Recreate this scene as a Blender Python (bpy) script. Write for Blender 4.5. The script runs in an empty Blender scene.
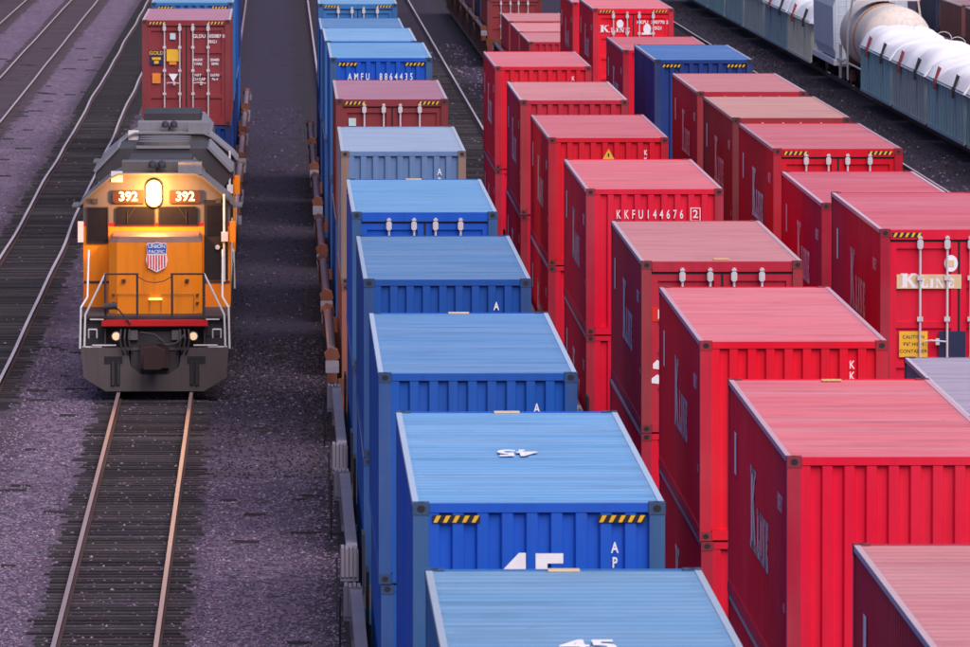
import bpy, math, random
from mathutils import Vector, Matrix
R = math.radians
random.seed(7)
S = bpy.context.scene
COL = S.collection

# ------------------------------------------------------------------ camera
CAM_H = 12.94
cam_d = bpy.data.cameras.new('camera')
cam = bpy.data.objects.new('camera', cam_d)
COL.objects.link(cam)
cam.location = (0, 0, CAM_H)
cam.rotation_euler = (R(90 - 3.6), 0, -math.atan(0.0238))
cam_d.sensor_width = 36.0
cam_d.lens = 36.0 * 8700.0 / 970.0
cam_d.clip_start = 0.5
cam_d.clip_end = 6000
cam_d.dof.use_dof = True
cam_d.dof.focus_distance = 140
cam_d.dof.aperture_fstop = 13
S.camera = cam

# ------------------------------------------------------------------ sky, sun, exposure
SUN_EL, SUN_AZ = 52.0, 148.0          # azimuth clockwise from +Y (track direction): behind the camera, to the right
w = bpy.data.worlds.new('World'); S.world = w; w.use_nodes = True
nt = w.node_tree; nt.nodes.clear()
sky = nt.nodes.new('ShaderNodeTexSky'); sky.sky_type = 'NISHITA'; sky.sun_disc = False
sky.sun_elevation = R(SUN_EL); sky.sun_rotation = R(SUN_AZ)
sky.air_density = 1.0; sky.dust_density = 3.0; sky.ozone_density = 1.5
tint = nt.nodes.new('ShaderNodeMix'); tint.data_type = 'RGBA'; tint.blend_type = 'MULTIPLY'
tint.inputs[0].default_value = 1.0
tint.inputs[7].default_value = (0.97, 0.90, 1.14, 1)
bg = nt.nodes.new('ShaderNodeBackground'); bg.inputs[1].default_value = 0.086
wo = nt.nodes.new('ShaderNodeOutputWorld')
nt.links.new(sky.outputs[0], tint.inputs[6]); nt.links.new(tint.outputs[2], bg.inputs[0]); nt.links.new(bg.outputs[0], wo.inputs[0])
sun_d = bpy.data.lights.new('sun', 'SUN'); sun_d.energy = 2.5; sun_d.angle = R(68); sun_d.color = (1.0, 0.91, 0.84)
sun = bpy.data.objects.new('sun', sun_d); COL.objects.link(sun)
_d = Vector((math.sin(R(SUN_AZ)) * math.cos(R(SUN_EL)), math.cos(R(SUN_AZ)) * math.cos(R(SUN_EL)), math.sin(R(SUN_EL))))
sun.rotation_euler = _d.to_track_quat('Z', 'Y').to_euler()
sun.location = (0, 0, 60)
S.view_settings.view_transform = 'Standard'
S.view_settings.look = 'None'
S.view_settings.exposure = 0.42
S.view_settings.gamma = 1.0
S.view_settings.use_curve_mapping = False
S.render.engine = 'CYCLES'
S.cycles.use_denoising = True
S.cycles.max_bounces = 6
S.cycles.sample_clamp_indirect = 6.0

# ------------------------------------------------------------------ materials
MATS = {}
def new_mat(name):
    m = bpy.data.materials.new(name); m.use_nodes = True
    n = m.node_tree; n.nodes.clear()
    out = n.nodes.new('ShaderNodeOutputMaterial'); b = n.nodes.new('ShaderNodeBsdfPrincipled')
    n.links.new(b.outputs[0], out.inputs[0])
    return m, n, b
def nz(n, vec, scale, detail=4.0, rough=0.6):
    t = n.nodes.new('ShaderNodeTexNoise'); t.inputs['Scale'].default_value = scale
    t.inputs['Detail'].default_value = detail; t.inputs['Roughness'].default_value = rough
    n.links.new(vec, t.inputs['Vector']); return t.outputs[0]
def ramp(n, fac, a, b):
    r = n.nodes.new('ShaderNodeMapRange'); r.inputs[1].default_value = a; r.inputs[2].default_value = b
    n.links.new(fac, r.inputs[0]); return r.outputs[0]
def mix(n, fac, a, b, blend='MIX'):
    x = n.nodes.new('ShaderNodeMix'); x.data_type = 'RGBA'; x.blend_type = blend
    if isinstance(fac, (int, float)): x.inputs[0].default_value = fac
    else: n.links.new(fac, x.inputs[0])
    for v, i in ((a, 6), (b, 7)):
        if isinstance(v, tuple): x.inputs[i].default_value = v if len(v) == 4 else (*v, 1)
        else: n.links.new(v, x.inputs[i])
    return x.outputs[2]
def scaled_pos(n, sx, sy, sz):
    g = n.nodes.new('ShaderNodeNewGeometry'); mp = n.nodes.new('ShaderNodeMapping')
    mp.inputs['Scale'].default_value = (sx, sy, sz); n.links.new(g.outputs['Position'], mp.inputs[0]); return mp.outputs[0]
def mul(n, a, k):
    m = n.nodes.new('ShaderNodeMath'); m.operation = 'MULTIPLY'; n.links.new(a, m.inputs[0])
    if isinstance(k, (int, float)): m.inputs[1].default_value = k
    else: n.links.new(k, m.inputs[1])
    return m.outputs[0]

def paint(name, col, rough=0.62, fade=0.10, dirt=0.35, rust=0.22, metal=0.0, spec=0.22, rustcol=(0.13, 0.05, 0.03), grain=(1, 1, 1), streak=(5.0, 5.0, 0.5)):
    if name in MATS: return MATS[name]
    m, n, b = new_mat(name)
    p = scaled_pos(n, 1, 1, 1); ps = scaled_pos(n, *streak); pg = scaled_pos(n, *grain)
    light = tuple(c + (0.62 - c) * 0.35 for c in col)
    dark = tuple(c * 0.45 + 0.012 for c in col)
    c = mix(n, mul(n, ramp(n, nz(n, pg, 0.45, 5), 0.35, 0.75), fade), (*col, 1), (*light, 1))
    c = mix(n, mul(n, ramp(n, nz(n, ps, 1.1, 5), 0.48, 0.78), dirt), c, (*dark, 1))
    c = mix(n, mul(n, ramp(n, nz(n, scaled_pos(n, *(q * 2.6 for q in streak)), 1.0, 6, 0.7), 0.64, 0.74), rust * 1.3), c, (*rustcol, 1))
    c = mix(n, mul(n, ramp(n, nz(n, p, 3.2, 8, 0.72), 0.62, 0.72), rust), c, (*rustcol, 1))
    c = mix(n, mul(n, ramp(n, nz(n, p, 11.0, 4, 0.7), 0.66, 0.74), rust * 0.7), c, (*rustcol, 1))
    at = n.nodes.new('ShaderNodeAttribute'); at.attribute_type = 'OBJECT'; at.attribute_name = 'shade'
    sh = n.nodes.new('ShaderNodeMath'); sh.operation = 'ADD'; sh.inputs[1].default_value = 1.0; n.links.new(at.outputs['Fac'], sh.inputs[0])
    vm = n.nodes.new('ShaderNodeVectorMath'); vm.operation = 'SCALE'; n.links.new(c, vm.inputs[0]); n.links.new(sh.outputs[0], vm.inputs['Scale']); c = vm.outputs[0]
    n.links.new(c, b.inputs['Base Color'])
    rr = n.nodes.new('ShaderNodeMapRange'); rr.inputs[3].default_value = max(0.05, rough - 0.1); rr.inputs[4].default_value = min(1, rough + 0.18)
    n.links.new(nz(n, pg, 2.3, 4), rr.inputs[0]); n.links.new(rr.outputs[0], b.inputs['Roughness'])
    b.inputs['Metallic'].default_value = metal
    b.inputs['Specular IOR Level'].default_value = spec
    bp = n.nodes.new('ShaderNodeBump'); bp.inputs['Strength'].default_value = 0.35; bp.inputs['Distance'].default_value = 0.012
    n.links.new(nz(n, p, 1.6, 4), bp.inputs['Height']); n.links.new(bp.outputs[0], b.inputs['Normal'])
    MATS[name] = m; return m
def flat(name, col, rough=0.6, metal=0.0):
    if name in MATS: return MATS[name]
    m, n, b = new_mat(name); p = scaled_pos(n, 1, 1, 1)
    c = mix(n, mul(n, ramp(n, nz(n, p, 5.0, 5), 0.4, 0.75), 0.35), (*col, 1), tuple(x * 0.55 for x in col) + (1,))
    n.links.new(c, b.inputs['Base Color']); b.inputs['Roughness'].default_value = rough; b.inputs['Metallic'].default_value = metal
    MATS[name] = m; return m
def emit(name, col, k):
    if name in MATS: return MATS[name]
    m, n, b = new_mat(name); b.inputs['Base Color'].default_value = (*col, 1)
    b.inputs['Emission Color'].default_value = (*col, 1); b.inputs['Emission Strength'].default_value = k
    MATS[name] = m; return m

BLACK = flat('black rubber', (0.012, 0.012, 0.016), 0.7)
WHITE = flat('white decal', (0.90, 0.88, 0.90), 0.5)
CREAM = flat('cream decal', (0.75, 0.55, 0.32), 0.5)
YELLOW = flat('yellow decal', (0.85, 0.48, 0.03), 0.5)
ORANGE = flat('orange decal', (0.85, 0.25, 0.03), 0.5)
REDD = flat('red decal', (0.75, 0.02, 0.015), 0.5)
NAVY = flat('navy decal', (0.015, 0.02, 0.07), 0.5)
BLUED = flat('blue decal', (0.02, 0.09, 0.45), 0.45)
GALV = flat('galvanised rod', (0.62, 0.58, 0.60), 0.4)
RAILTOP = flat('polished rail', (0.66, 0.54, 0.55), 0.40, 0.35)
RAILSIDE = paint('rusty rail', (0.075, 0.04, 0.04), 0.75, 0.1, 0.3, 0.4)
TIE = paint('weathered sleeper', (0.022, 0.016, 0.020), 0.85, 0.18, 0.45, 0.0, grain=(0.5, 4, 1))
TIEB = paint('weathered grey sleeper', (0.05, 0.036, 0.04), 0.85, 0.22, 0.45, 0.0, grain=(0.5, 4, 1))
STEEL = paint('well car steel', (0.085, 0.075, 0.10), 0.55, 0.2, 0.4, 0.35)
STEELD = paint('dark underframe', (0.018, 0.016, 0.022), 0.7, 0.1, 0.3, 0.3)
GREYM = paint('grey well car metal', (0.22, 0.20, 0.25), 0.5, 0.2, 0.4, 0.2)
RUST = paint('rusty casting', (0.15, 0.045, 0.022), 0.75, 0.2, 0.4, 0.5, rustcol=(0.08, 0.03, 0.02))
CASTM = paint('worn casting', (0.09, 0.045, 0.055), 0.6, 0.15, 0.3, 0.7)

def pal(key, side, roof, post=None, rail=None, **k):
    return dict(body=paint(key + ' container paint', side, **k),
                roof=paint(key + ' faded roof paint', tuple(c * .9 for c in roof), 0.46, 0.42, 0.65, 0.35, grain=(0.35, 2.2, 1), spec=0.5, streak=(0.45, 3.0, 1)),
                post=paint(key + ' corner post paint', post or side, 0.45, 0.2, 0.4, 0.5),
                rail=paint(key + ' roof rail paint', rail or tuple(c * 0.4 + 0.32 for c in roof), 0.4, 0.2, 0.2, 0.3),
                cast=paint(key + ' worn casting', tuple(c * 0.55 + 0.015 for c in (post or side)), 0.6, 0.1, 0.4, 0.45))
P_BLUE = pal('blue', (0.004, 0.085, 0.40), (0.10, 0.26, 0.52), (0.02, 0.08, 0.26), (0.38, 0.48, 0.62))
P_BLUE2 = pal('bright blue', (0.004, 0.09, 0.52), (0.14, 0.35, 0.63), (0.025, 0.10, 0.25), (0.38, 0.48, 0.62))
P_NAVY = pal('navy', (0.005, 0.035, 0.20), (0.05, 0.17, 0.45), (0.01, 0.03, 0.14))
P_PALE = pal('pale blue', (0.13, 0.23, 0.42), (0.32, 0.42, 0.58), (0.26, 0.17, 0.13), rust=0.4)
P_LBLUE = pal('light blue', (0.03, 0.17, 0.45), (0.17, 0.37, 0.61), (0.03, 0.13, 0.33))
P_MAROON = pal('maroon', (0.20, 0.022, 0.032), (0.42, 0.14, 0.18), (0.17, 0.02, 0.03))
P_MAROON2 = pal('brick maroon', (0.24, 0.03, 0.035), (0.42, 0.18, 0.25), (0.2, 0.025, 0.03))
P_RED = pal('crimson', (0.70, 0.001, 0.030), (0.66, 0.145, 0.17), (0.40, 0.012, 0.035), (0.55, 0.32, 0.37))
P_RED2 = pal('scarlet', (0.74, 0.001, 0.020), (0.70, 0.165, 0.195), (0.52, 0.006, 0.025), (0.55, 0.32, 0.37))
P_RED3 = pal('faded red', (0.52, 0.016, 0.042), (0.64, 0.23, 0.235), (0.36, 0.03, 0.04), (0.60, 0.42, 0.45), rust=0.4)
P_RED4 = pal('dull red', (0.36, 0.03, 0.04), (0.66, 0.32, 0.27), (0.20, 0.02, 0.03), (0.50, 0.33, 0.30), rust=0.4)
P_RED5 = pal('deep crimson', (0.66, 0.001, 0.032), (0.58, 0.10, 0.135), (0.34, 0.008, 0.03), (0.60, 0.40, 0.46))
P_SALMON = pal('salmon', (0.34, 0.10, 0.07), (0.4, 0.2, 0.2), (0.36, 0.12, 0.08), rust=0.5)
P_GREY = pal('grey', (0.22, 0.21, 0.26), (0.38, 0.34, 0.44), (0.10, 0.10, 0.16), (0.55, 0.52, 0.58))
P_BROWN = pal('brown', (0.13, 0.035, 0.035), (0.3, 0.15, 0.17))
P_INK = pal('dark blue', (0.012, 0.016, 0.05), (0.12, 0.14, 0.25))

# ------------------------------------------------------------------ mesh helpers
class MB:
    def __init__(s): s.v = []; s.f = []; s.m = []; s.mi = 0
    def face(s, pts):
        i = len(s.v); s.v += [tuple(p) for p in pts]; s.f.append(list(range(i, i + len(pts)))); s.m.append(s.mi); return s
    def box(s, x0, x1, y0, y1, z0, z1):
        i = len(s.v)
        s.v += [(x0, y0, z0), (x1, y0, z0), (x1, y1, z0), (x0, y1, z0), (x0, y0, z1), (x1, y0, z1), (x1, y1, z1), (x0, y1, z1)]
        for q in ((0, 3, 2, 1), (4, 5, 6, 7), (0, 1, 5, 4), (1, 2, 6, 5), (2, 3, 7, 6), (3, 0, 4, 7)):
            s.f.append([i + k for k in q]); s.m.append(s.mi)
        return s
    def prism(s, poly, a, b, axis='y'):
        """poly: 2-D outline; axis y: (x,z), axis x: (y,z), axis z: (x,y); extruded from a to b"""
        def P(p, t): return (p[0], t, p[1]) if axis == 'y' else ((t, p[0], p[1]) if axis == 'x' else (p[0], p[1], t))
        i = len(s.v); n = len(poly)
        s.v += [P(p, a) for p in poly] + [P(p, b) for p in poly]
        s.f.append([i + k for k in range(n)]); s.m.append(s.mi)
        s.f.append([i + n + k for k in reversed(range(n))]); s.m.append(s.mi)
        for k in range(n):
            l = (k + 1) % n; s.f.append([i + k, i + n + k, i + n + l, i + l]); s.m.append(s.mi)
        return s
    def tube(s, p, q, r, n=8, r2=None, caps=True):
        p = Vector(p); q = Vector(q); d = (q - p).normalized()
        u = d.orthogonal().normalized(); t = d.cross(u); r2 = r if r2 is None else r2
        i = len(s.v)
        for c, rr in ((p, r), (q, r2)):
            for k in range(n):
                a = 2 * math.pi * k / n; s.v.append(tuple(c + (u * math.cos(a) + t * math.sin(a)) * rr))
        for k in range(n):
            l = (k + 1) % n; s.f.append([i + k, i + l, i + n + l, i + n + k]); s.m.append(s.mi)
        if caps:
            s.f.append([i + k for k in reversed(range(n))]); s.m.append(s.mi)
            s.f.append([i + n + k for k in range(n)]); s.m.append(s.mi)
        return s
    def path(s, pts, r, n=6):
        for a, b in zip(pts[:-1], pts[1:]): s.tube(a, b, r, n)
        return s
    def mesh(s, name, mats, smooth=False):
        me = bpy.data.meshes.new(name); me.from_pydata(s.v, [], s.f)
        for m in mats: me.materials.append(m)
        for p, k in zip(me.polygons, s.m): p.material_index = k
        import bmesh
        bm = bmesh.new(); bm.from_mesh(me); bmesh.ops.recalc_face_normals(bm, faces=bm.faces); bm.to_mesh(me); bm.free()
        if smooth: me.shade_smooth()
        me.update(); return me

def link(o, parent=None):
    COL.objects.link(o)
    if parent is not None: o.parent = parent
    return o
def part(name, me, parent, mat=None, loc=(0, 0, 0), rot=(0, 0, 0), scale=None):
    o = bpy.data.objects.new(name, me); link(o, parent); o.location = loc; o.rotation_euler = rot
    if scale: o.scale = scale
    if mat is not None:
        o.material_slots[0].link = 'OBJECT'; o.material_slots[0].material = mat
    return o
def pm(name, mb, parent, mats, smooth=False, **k):
    if not isinstance(mats, (list, tuple)): mats = [mats]
    return part(name, mb.mesh(name, mats, smooth), parent, **k)
def thing(name, label, cat, loc=(0, 0, 0), rotz=0.0, group=None):
    o = bpy.data.objects.new(name, None); link(o); o.location = loc; o.rotation_euler = (0, 0, rotz); o.empty_display_size = 0.3
    o['label'] = label; o['category'] = cat
    if group: o['group'] = group
    return o
def tag(o, label, cat, group=None):
    o['label'] = label; o['category'] = cat
    if group: o['group'] = group
    return o

TXT = {}
def text_mesh(s, size, mat, bold=0.0, spacing=1.0, line=1.0, xscale=1.0):
    key = (s, size, mat.name, bold, spacing, line, xscale)
    if key in TXT: return TXT[key]
    cu = bpy.data.curves.new('lettering', 'FONT'); cu.body = s; cu.size = size; cu.offset = bold * size
    cu.align_x = 'CENTER'; cu.align_y = 'CENTER'; cu.space_character = spacing; cu.space_line = line; cu.resolution_u = 3
    ob = bpy.data.objects.new('lettering', cu); COL.objects.link(ob)
    dg = bpy.context.evaluated_depsgraph_get()
    me = bpy.data.meshes.new_from_object(ob.evaluated_get(dg))
    bpy.data.objects.remove(ob); bpy.data.curves.remove(cu)
    me.name = 'lettering'; me.materials.clear(); me.materials.append(mat)
    for v in me.vertices: v.co.x *= xscale
    TXT[key] = me; return me
FRONT = (R(90), 0, 0)
LEFT = (R(90), 0, R(-90))

# slab-serif company wordmark (x to the right, y up), origin at its lower left
def logo_mesh(big=0.95, small=0.56, gap=0.16, mat=WHITE):
    b = MB()
    def q(*p): b.face([(x, y, 0) for x, y in p])
    def rect(x0, y0, x1, y1): q((x0, y0), (x1, y0), (x1, y1), (x0, y1))
    H = big; sw = 0.36 * H; x = 0.0
    rect(x + .12 * H, 0, x + .12 * H + sw, H)
    rect(x, 0, x + .5 * H, .09 * H); rect(x, .91 * H, x + .5 * H, H)
    q((x + .39 * H, .38 * H), (x + .39 * H, .56 * H), (x + .83 * H, H), (x + 1.05 * H, H))
    q((x + .48 * H, .52 * H), (x + .66 * H, .66 * H), (x + 1.18 * H, 0), (x + .86 * H, 0))
    rect(x + .72 * H, .91 * H, x + 1.12 * H, H); rect(x + .76 * H, 0, x + 1.26 * H, .09 * H)
    x = 1.26 * H + gap; h = small; w_ = .32 * h; t = .15 * h
    def L(x): rect(x + .1*h, 0, x + .1*h + w_, h); rect(x, 0, x + .8*h, t); rect(x, h - t, x + .45*h, h); rect(x + .72*h, 0, x + .86*h, .4*h); return .9*h
    def I(x): rect(x + .1*h, 0, x + .1*h + w_, h); rect(x, 0, x + .43*h, t); rect(x, h - t, x + .43*h, h); return .5*h
    def N(x):
        rect(x + .1*h, 0, x + .2*h, h); rect(x + .8*h, 0, x + .9*h, h); q((x + .1*h, h), (x + .36*h, h), (x + .9*h, 0), (x + .68*h, 0))
        rect(x, 0, x + .34*h, t); rect(x, h - t, x + .3*h, h); rect(x + .66*h, h - t, x + h, h); return 1.07*h
    def E_(x):
        rect(x + .1*h, 0, x + .1*h + w_, h); rect(x, 0, x + .8*h, t); rect(x, h - t, x + .8*h, h); rect(x + .3*h, .44*h, x + .62*h, .58*h)
        rect(x + .7*h, 0, x + .84*h, .36*h); rect(x + .7*h, .66*h, x + .84*h, h); return .9*h
    for g in (L, I, N, E_): x += g(x) + gap * .8
    return b.mesh('wordmark', [mat])
LOGO = logo_mesh()
LOGO_S = logo_mesh(0.22, 0.14, 0.03)

# ------------------------------------------------------------------ ground and tracks
def ballast_material():
    m, n, b = new_mat('ballast')
    p = scaled_pos(n, 1, 1, 1)
    vo = n.nodes.new('ShaderNodeTexVoronoi'); vo.inputs['Scale'].default_value = 13.0; n.links.new(p, vo.inputs['Vector'])
    sx = n.nodes.new('ShaderNodeSeparateColor'); n.links.new(vo.outputs['Color'], sx.inputs[0])
    c = mix(n, sx.outputs[0], (0.105, 0.075, 0.12, 1), (0.21, 0.155, 0.225, 1))
    v2 = n.nodes.new('ShaderNodeTexVoronoi'); v2.inputs['Scale'].default_value = 5.5; n.links.new(scaled_pos(n, 1, .55, 1), v2.inputs['Vector'])
    s2 = n.nodes.new('ShaderNodeSeparateColor'); n.links.new(v2.outputs['Color'], s2.inputs[0])
    c = mix(n, mul(n, ramp(n, s2.outputs[0], 0.55, 1.0), 0.55), c, (0.045, 0.034, 0.058, 1))
    c = mix(n, mul(n, ramp(n, s2.outputs[1], 0.80, 1.0), 0.7), c, (0.30, 0.22, 0.30, 1))
    c = mix(n, mul(n, ramp(n, s2.outputs[2], 0.92, 0.94), 0.5), c, (0.20, 0.085, 0.10, 1))
    c = mix(n, mul(n, ramp(n, sx.outputs[1], 0.96, 0.98), 0.4), c, (0.50, 0.40, 0.46, 1))
    c = mix(n, mul(n, ramp(n, nz(n, p, 0.22, 6, 0.65), 0.45, 0.75), 0.3), c, (0.035, 0.028, 0.045, 1))
    c = mix(n, mul(n, ramp(n, nz(n, scaled_pos(n, 1, 0.35, 1), 0.9, 6, 0.7), 0.58, 0.72), 0.4), c, (0.22, 0.14, 0.17, 1))
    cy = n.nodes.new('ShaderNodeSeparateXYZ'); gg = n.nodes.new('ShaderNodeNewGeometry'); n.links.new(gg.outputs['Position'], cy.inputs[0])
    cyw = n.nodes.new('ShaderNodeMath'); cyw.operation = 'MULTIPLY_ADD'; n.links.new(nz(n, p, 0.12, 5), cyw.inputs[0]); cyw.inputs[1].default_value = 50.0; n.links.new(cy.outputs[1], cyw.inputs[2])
    c = mix(n, mul(n, mul(n, ramp(n, cyw.outputs[0], 165, 205), ramp(n, cy.outputs[0], -3.5, -2.0)), 0.92), c, (0.030, 0.024, 0.043, 1))  # far path darkened: shade between the trains painted in, partly cinder
    # oil and brake dust along each track bed
    sp = n.nodes.new('ShaderNodeSeparateXYZ'); g = n.nodes.new('ShaderNodeNewGeometry'); n.links.new(g.outputs['Position'], sp.inputs[0])
    wob = n.nodes.new('ShaderNodeMath'); wob.operation = 'MULTIPLY_ADD'
    n.links.new(nz(n, p, 0.8, 5), wob.inputs[0]); wob.inputs[1].default_value = 0.9; n.links.new(sp.outputs[0], wob.inputs[2])
    tot = None
    for xc, hw, kk in BEDS:
        d = n.nodes.new('ShaderNodeMath'); d.operation = 'SUBTRACT'; n.links.new(wob.outputs[0], d.inputs[0]); d.inputs[1].default_value = xc + 0.45
        a = n.nodes.new('ShaderNodeMath'); a.operation = 'ABSOLUTE'; n.links.new(d.outputs[0], a.inputs[0])
        r = n.nodes.new('ShaderNodeMapRange'); r.inputs[1].default_value = hw; r.inputs[2].default_value = hw + 0.45
        r.inputs[3].default_value = kk; r.inputs[4].default_value = 0; n.links.new(a.outputs[0], r.inputs[0])
        if tot is None: tot = r.outputs[0]
        else:
            mx = n.nodes.new('ShaderNodeMath'); mx.operation = 'MAXIMUM'; n.links.new(tot, mx.inputs[0]); n.links.new(r.outputs[0], mx.inputs[1]); tot = mx.outputs[0]
    c = mix(n, tot, c, (0.033, 0.024, 0.030, 1))
    n.links.new(c, b.inputs['Base Color']); b.inputs['Roughness'].default_value = 0.9; b.inputs['Specular IOR Level'].default_value = 0.2
    bp = n.nodes.new('ShaderNodeBump'); bp.inputs['Strength'].default_value = 0.9; bp.inputs['Distance'].default_value = 0.05
    n.links.new(vo.outputs['Distance'], bp.inputs['Height']); bp.invert = True
    n.links.new(bp.outputs[0], b.inputs['Normal'])
    return m
XT0, XA, XR, XQ, XG, XD = -2.56, 2.46, 6.68, 10.52, 24.5, 29.9
BEDS = [(-15.1, 1.0, .25), (-11.03, 1.0, .25), (-6.62, 1.4, .55), (XT0, 1.1, .35), (XA, 1.6, .8), (XR, 1.5, .5), (XQ, 1.6, .8), (19.85, 1.4, .6), (XG, 2.4, .8), (XD, 1.6, .8)]
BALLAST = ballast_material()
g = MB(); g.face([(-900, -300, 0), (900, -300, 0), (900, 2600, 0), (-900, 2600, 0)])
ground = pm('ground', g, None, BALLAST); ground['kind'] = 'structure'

RAILDULL = flat('dull brown rail', (0.42, 0.30, 0.29), 0.40, 0.35)
def rail_mesh(y0, y1, wav=0.0, ph=0.0, top=None):
    b = MB(); prof = [(-.066, 0), (.066, 0), (.066, .012), (.012, .035), (.012, .12), (.036, .135), (.036, .16), (-.036, .16), (-.036, .135), (-.012, .12), (-.012, .035), (-.066, .012)]
    ys = [y0 + (y1 - y0) * k / 60 for k in range(61)] if wav else [y0, (y0 + y1) / 2, y1]
    if wav: ys = [y0 + i * 2.5 for i in range(int((y1 - y0) / 2.5) + 1)]
    n = len(prof)
    def off(y): return wav * (math.sin(y / 11.3 + ph) + 0.7 * math.sin(y / 6.1 + 2 * ph) + .4 * math.sin(y / 3.7 + ph)) if wav else 0
    for y in ys: b.v += [(x + off(y), y, z) for x, z in prof]
    for j in range(len(ys) - 1):
        for k in range(n):
            l = (k + 1) % n; b.f.append([j * n + k, j * n + l, (j + 1) * n + l, (j + 1) * n + k]); b.m.append(0 if k == 6 else 1)
    b.f.append(list(range(n))); b.m.append(1); b.f.append([(len(ys) - 1) * n + k for k in range(n)]); b.m.append(1)
    return b.mesh('rail', [top or RAILTOP, RAILSIDE])
TIE_ME = []
for k in range(6):
    b = MB(); hw = 1.26 + random.uniform(-.14, .08)
    b.prism([(-hw, -.10), (hw, -.10), (hw, 0.0), (hw - .03, .02), (-hw + .03, .022), (-hw, 0)], -.115 + random.uniform(-.01, .01), .115 + random.uniform(-.01, .01))
    TIE_ME.append(b.mesh('sleeper', [TIE if k % 3 else TIEB]))
TIEG = paint('buried sleeper', (0.075, 0.052, 0.068), 0.85, 0.2, 0.4, 0.0, grain=(0.5, 4, 1))
def track(xc, y0, y1, tie0, nties, label, wav=0.0, more=0, tie=None):
    t = thing('railway_track', label, 'track', (xc, 0, 0))
    for s in (-1, 1):
        part('rail', rail_mesh(y0, y1, wav, 0.6 * s + xc, RAILDULL if xc == XT0 else None), t, loc=(s * 0.7535, 0, 0.032))
    for k in range(nties):
        part('sleeper', random.choice(TIE_ME), t, tie, loc=(random.uniform(-.1, .1), tie0 + k * 0.52 + random.uniform(-.05, .05), random.uniform(-.004, .012)), rot=(0, 0, random.uniform(-.02, .02)))
    if more:
        b = MB()
        for k in range(more):
            y = tie0 + (nties + k) * 0.52; b.box(-1.27, 1.27, y - .11, y + .11, -.1, .02)
        o = pm('far_sleepers', b, t, tie or TIE); o['kind'] = 'stuff'
    return t
track(-15.11, 380, 700, 430, 160, 'railway track cutting the upper left corner of the yard', tie=TIEG)
track(-11.03, 250, 900, 300, 300, 'second railway track left of the orange locomotive', 0.008, 200, TIEG)
track(-6.62, 120, 900, 178, 300, 'wavy railed track right beside the orange locomotive', 0.022, 500)
track(XT0, 60, 700, 118, 130, 'railway track that the orange locomotive runs on', 0.0, 0)
track(XA, 40, 700, 108, 60, 'railway track beneath the blue container train')
track(XR, 40, 900, 235, 300, 'railway track beneath the front red container row, bare beyond it')
track(XQ, 40, 900, 120, 60, 'railway track beneath the second red container row')
track(19.85, 150, 900, 250, 300, 'empty track between the red containers and the gondola cars', 0.008, 200)
track(XG, 150, 900, 270, 60, 'railway track beneath the gondola and tank cars')
track(XD, 200, 900, 300, 40, 'railway track under the dark containers at the upper right')

# loose stones lying on the ballast
def stones():
    b = MB(); oct_f = [(0, 2, 4), (2, 1, 4), (1, 3, 4), (3, 0, 4), (2, 0, 5), (1, 2, 5), (3, 1, 5), (0, 3, 5)]
    rnd = random.Random(3)
    def scatter(n, x0, x1, y0, y1, smin, smax):
        for _ in range(n):
            x = rnd.uniform(x0, x1); y = y0 + (y1 - y0) * rnd.random() ** 1.5
            for tx in TRX:
                if abs(abs(x - tx) - .7535) < .09 or (abs(x - tx) < 1.27 and rnd.random() < .80): break
            else:
                s = rnd.uniform(smin, smax); i = len(b.v); a = rnd.random() * 3.14; ca, sa = math.cos(a), math.sin(a)
                e = [s * rnd.uniform(.7, 1.3) for _ in range(6)]
                for k, (dx, dy, dz) in enumerate(((1, 0, 0), (-1, 0, 0), (0, 1, 0), (0, -1, 0), (0, 0, 1), (0, 0, -1))):
                    dx *= e[k]; dy *= e[k]; dz *= e[k] * .75
                    b.v.append((x + dx * ca - dy * sa, y + dx * sa + dy * ca, s * .25 + dz))
                mi = 0 if rnd.random() < .45 else (1 if rnd.random() < .93 else 2)
                if x > -1.5 and x < 1.2 and y > 160 and rnd.random() < .9: mi = 3 if rnd.random() < .5 else 0  # mostly dark stones here, to go with the painted-in shade of the path
                for f in oct_f: b.f.append([i + q for q in f]); b.m.append(mi)
    TRX = [c[0] for c in BEDS]
    scatter(42000, -5.6, 1.0, 122, 200, .012, .038)
    scatter(12000, -14, 1.0, 180, 340, .015, .045)
    scatter(2500, 12, 23, 230, 420, .03, .05)
    scatter(3000, 4.0, 9, 240, 420, .03, .07)
    for _ in range(420):      # dark splinters of wood and scrap
        x = rnd.uniform(-13, 1.0) if rnd.random() < .7 else rnd.uniform(7.5, 9.2); y = rnd.uniform(125, 420); l = rnd.uniform(.08, .32); i = len(b.v); dy = rnd.uniform(-.3, .3) * l
        b.v += [(x - l, y - dy - .05, .0), (x + l, y + dy - .05, .0), (x + l, y + dy + .05, .0), (x - l, y - dy + .05, .0), (x - l * .9, y - dy, .05), (x + l * .9, y + dy, .045)]
        for f in ((0, 1, 5, 4), (2, 3, 4, 5), (0, 4, 3), (1, 2, 5)): b.f.append([i + q for q in f]); b.m.append(3)
    me = bpy.data.meshes.new('loose_stones'); me.from_pydata(b.v, [], b.f)
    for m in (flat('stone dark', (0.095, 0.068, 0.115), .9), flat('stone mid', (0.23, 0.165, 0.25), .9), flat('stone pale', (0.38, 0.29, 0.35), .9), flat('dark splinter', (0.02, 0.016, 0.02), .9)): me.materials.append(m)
    me.polygons.foreach_set('material_index', b.m); me.update()
    return me
o = part('loose_stones', stones(), None); tag(o, 'loose ballast stones scattered over the yard between tracks', 'gravel'); o['kind'] = 'stuff'

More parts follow.
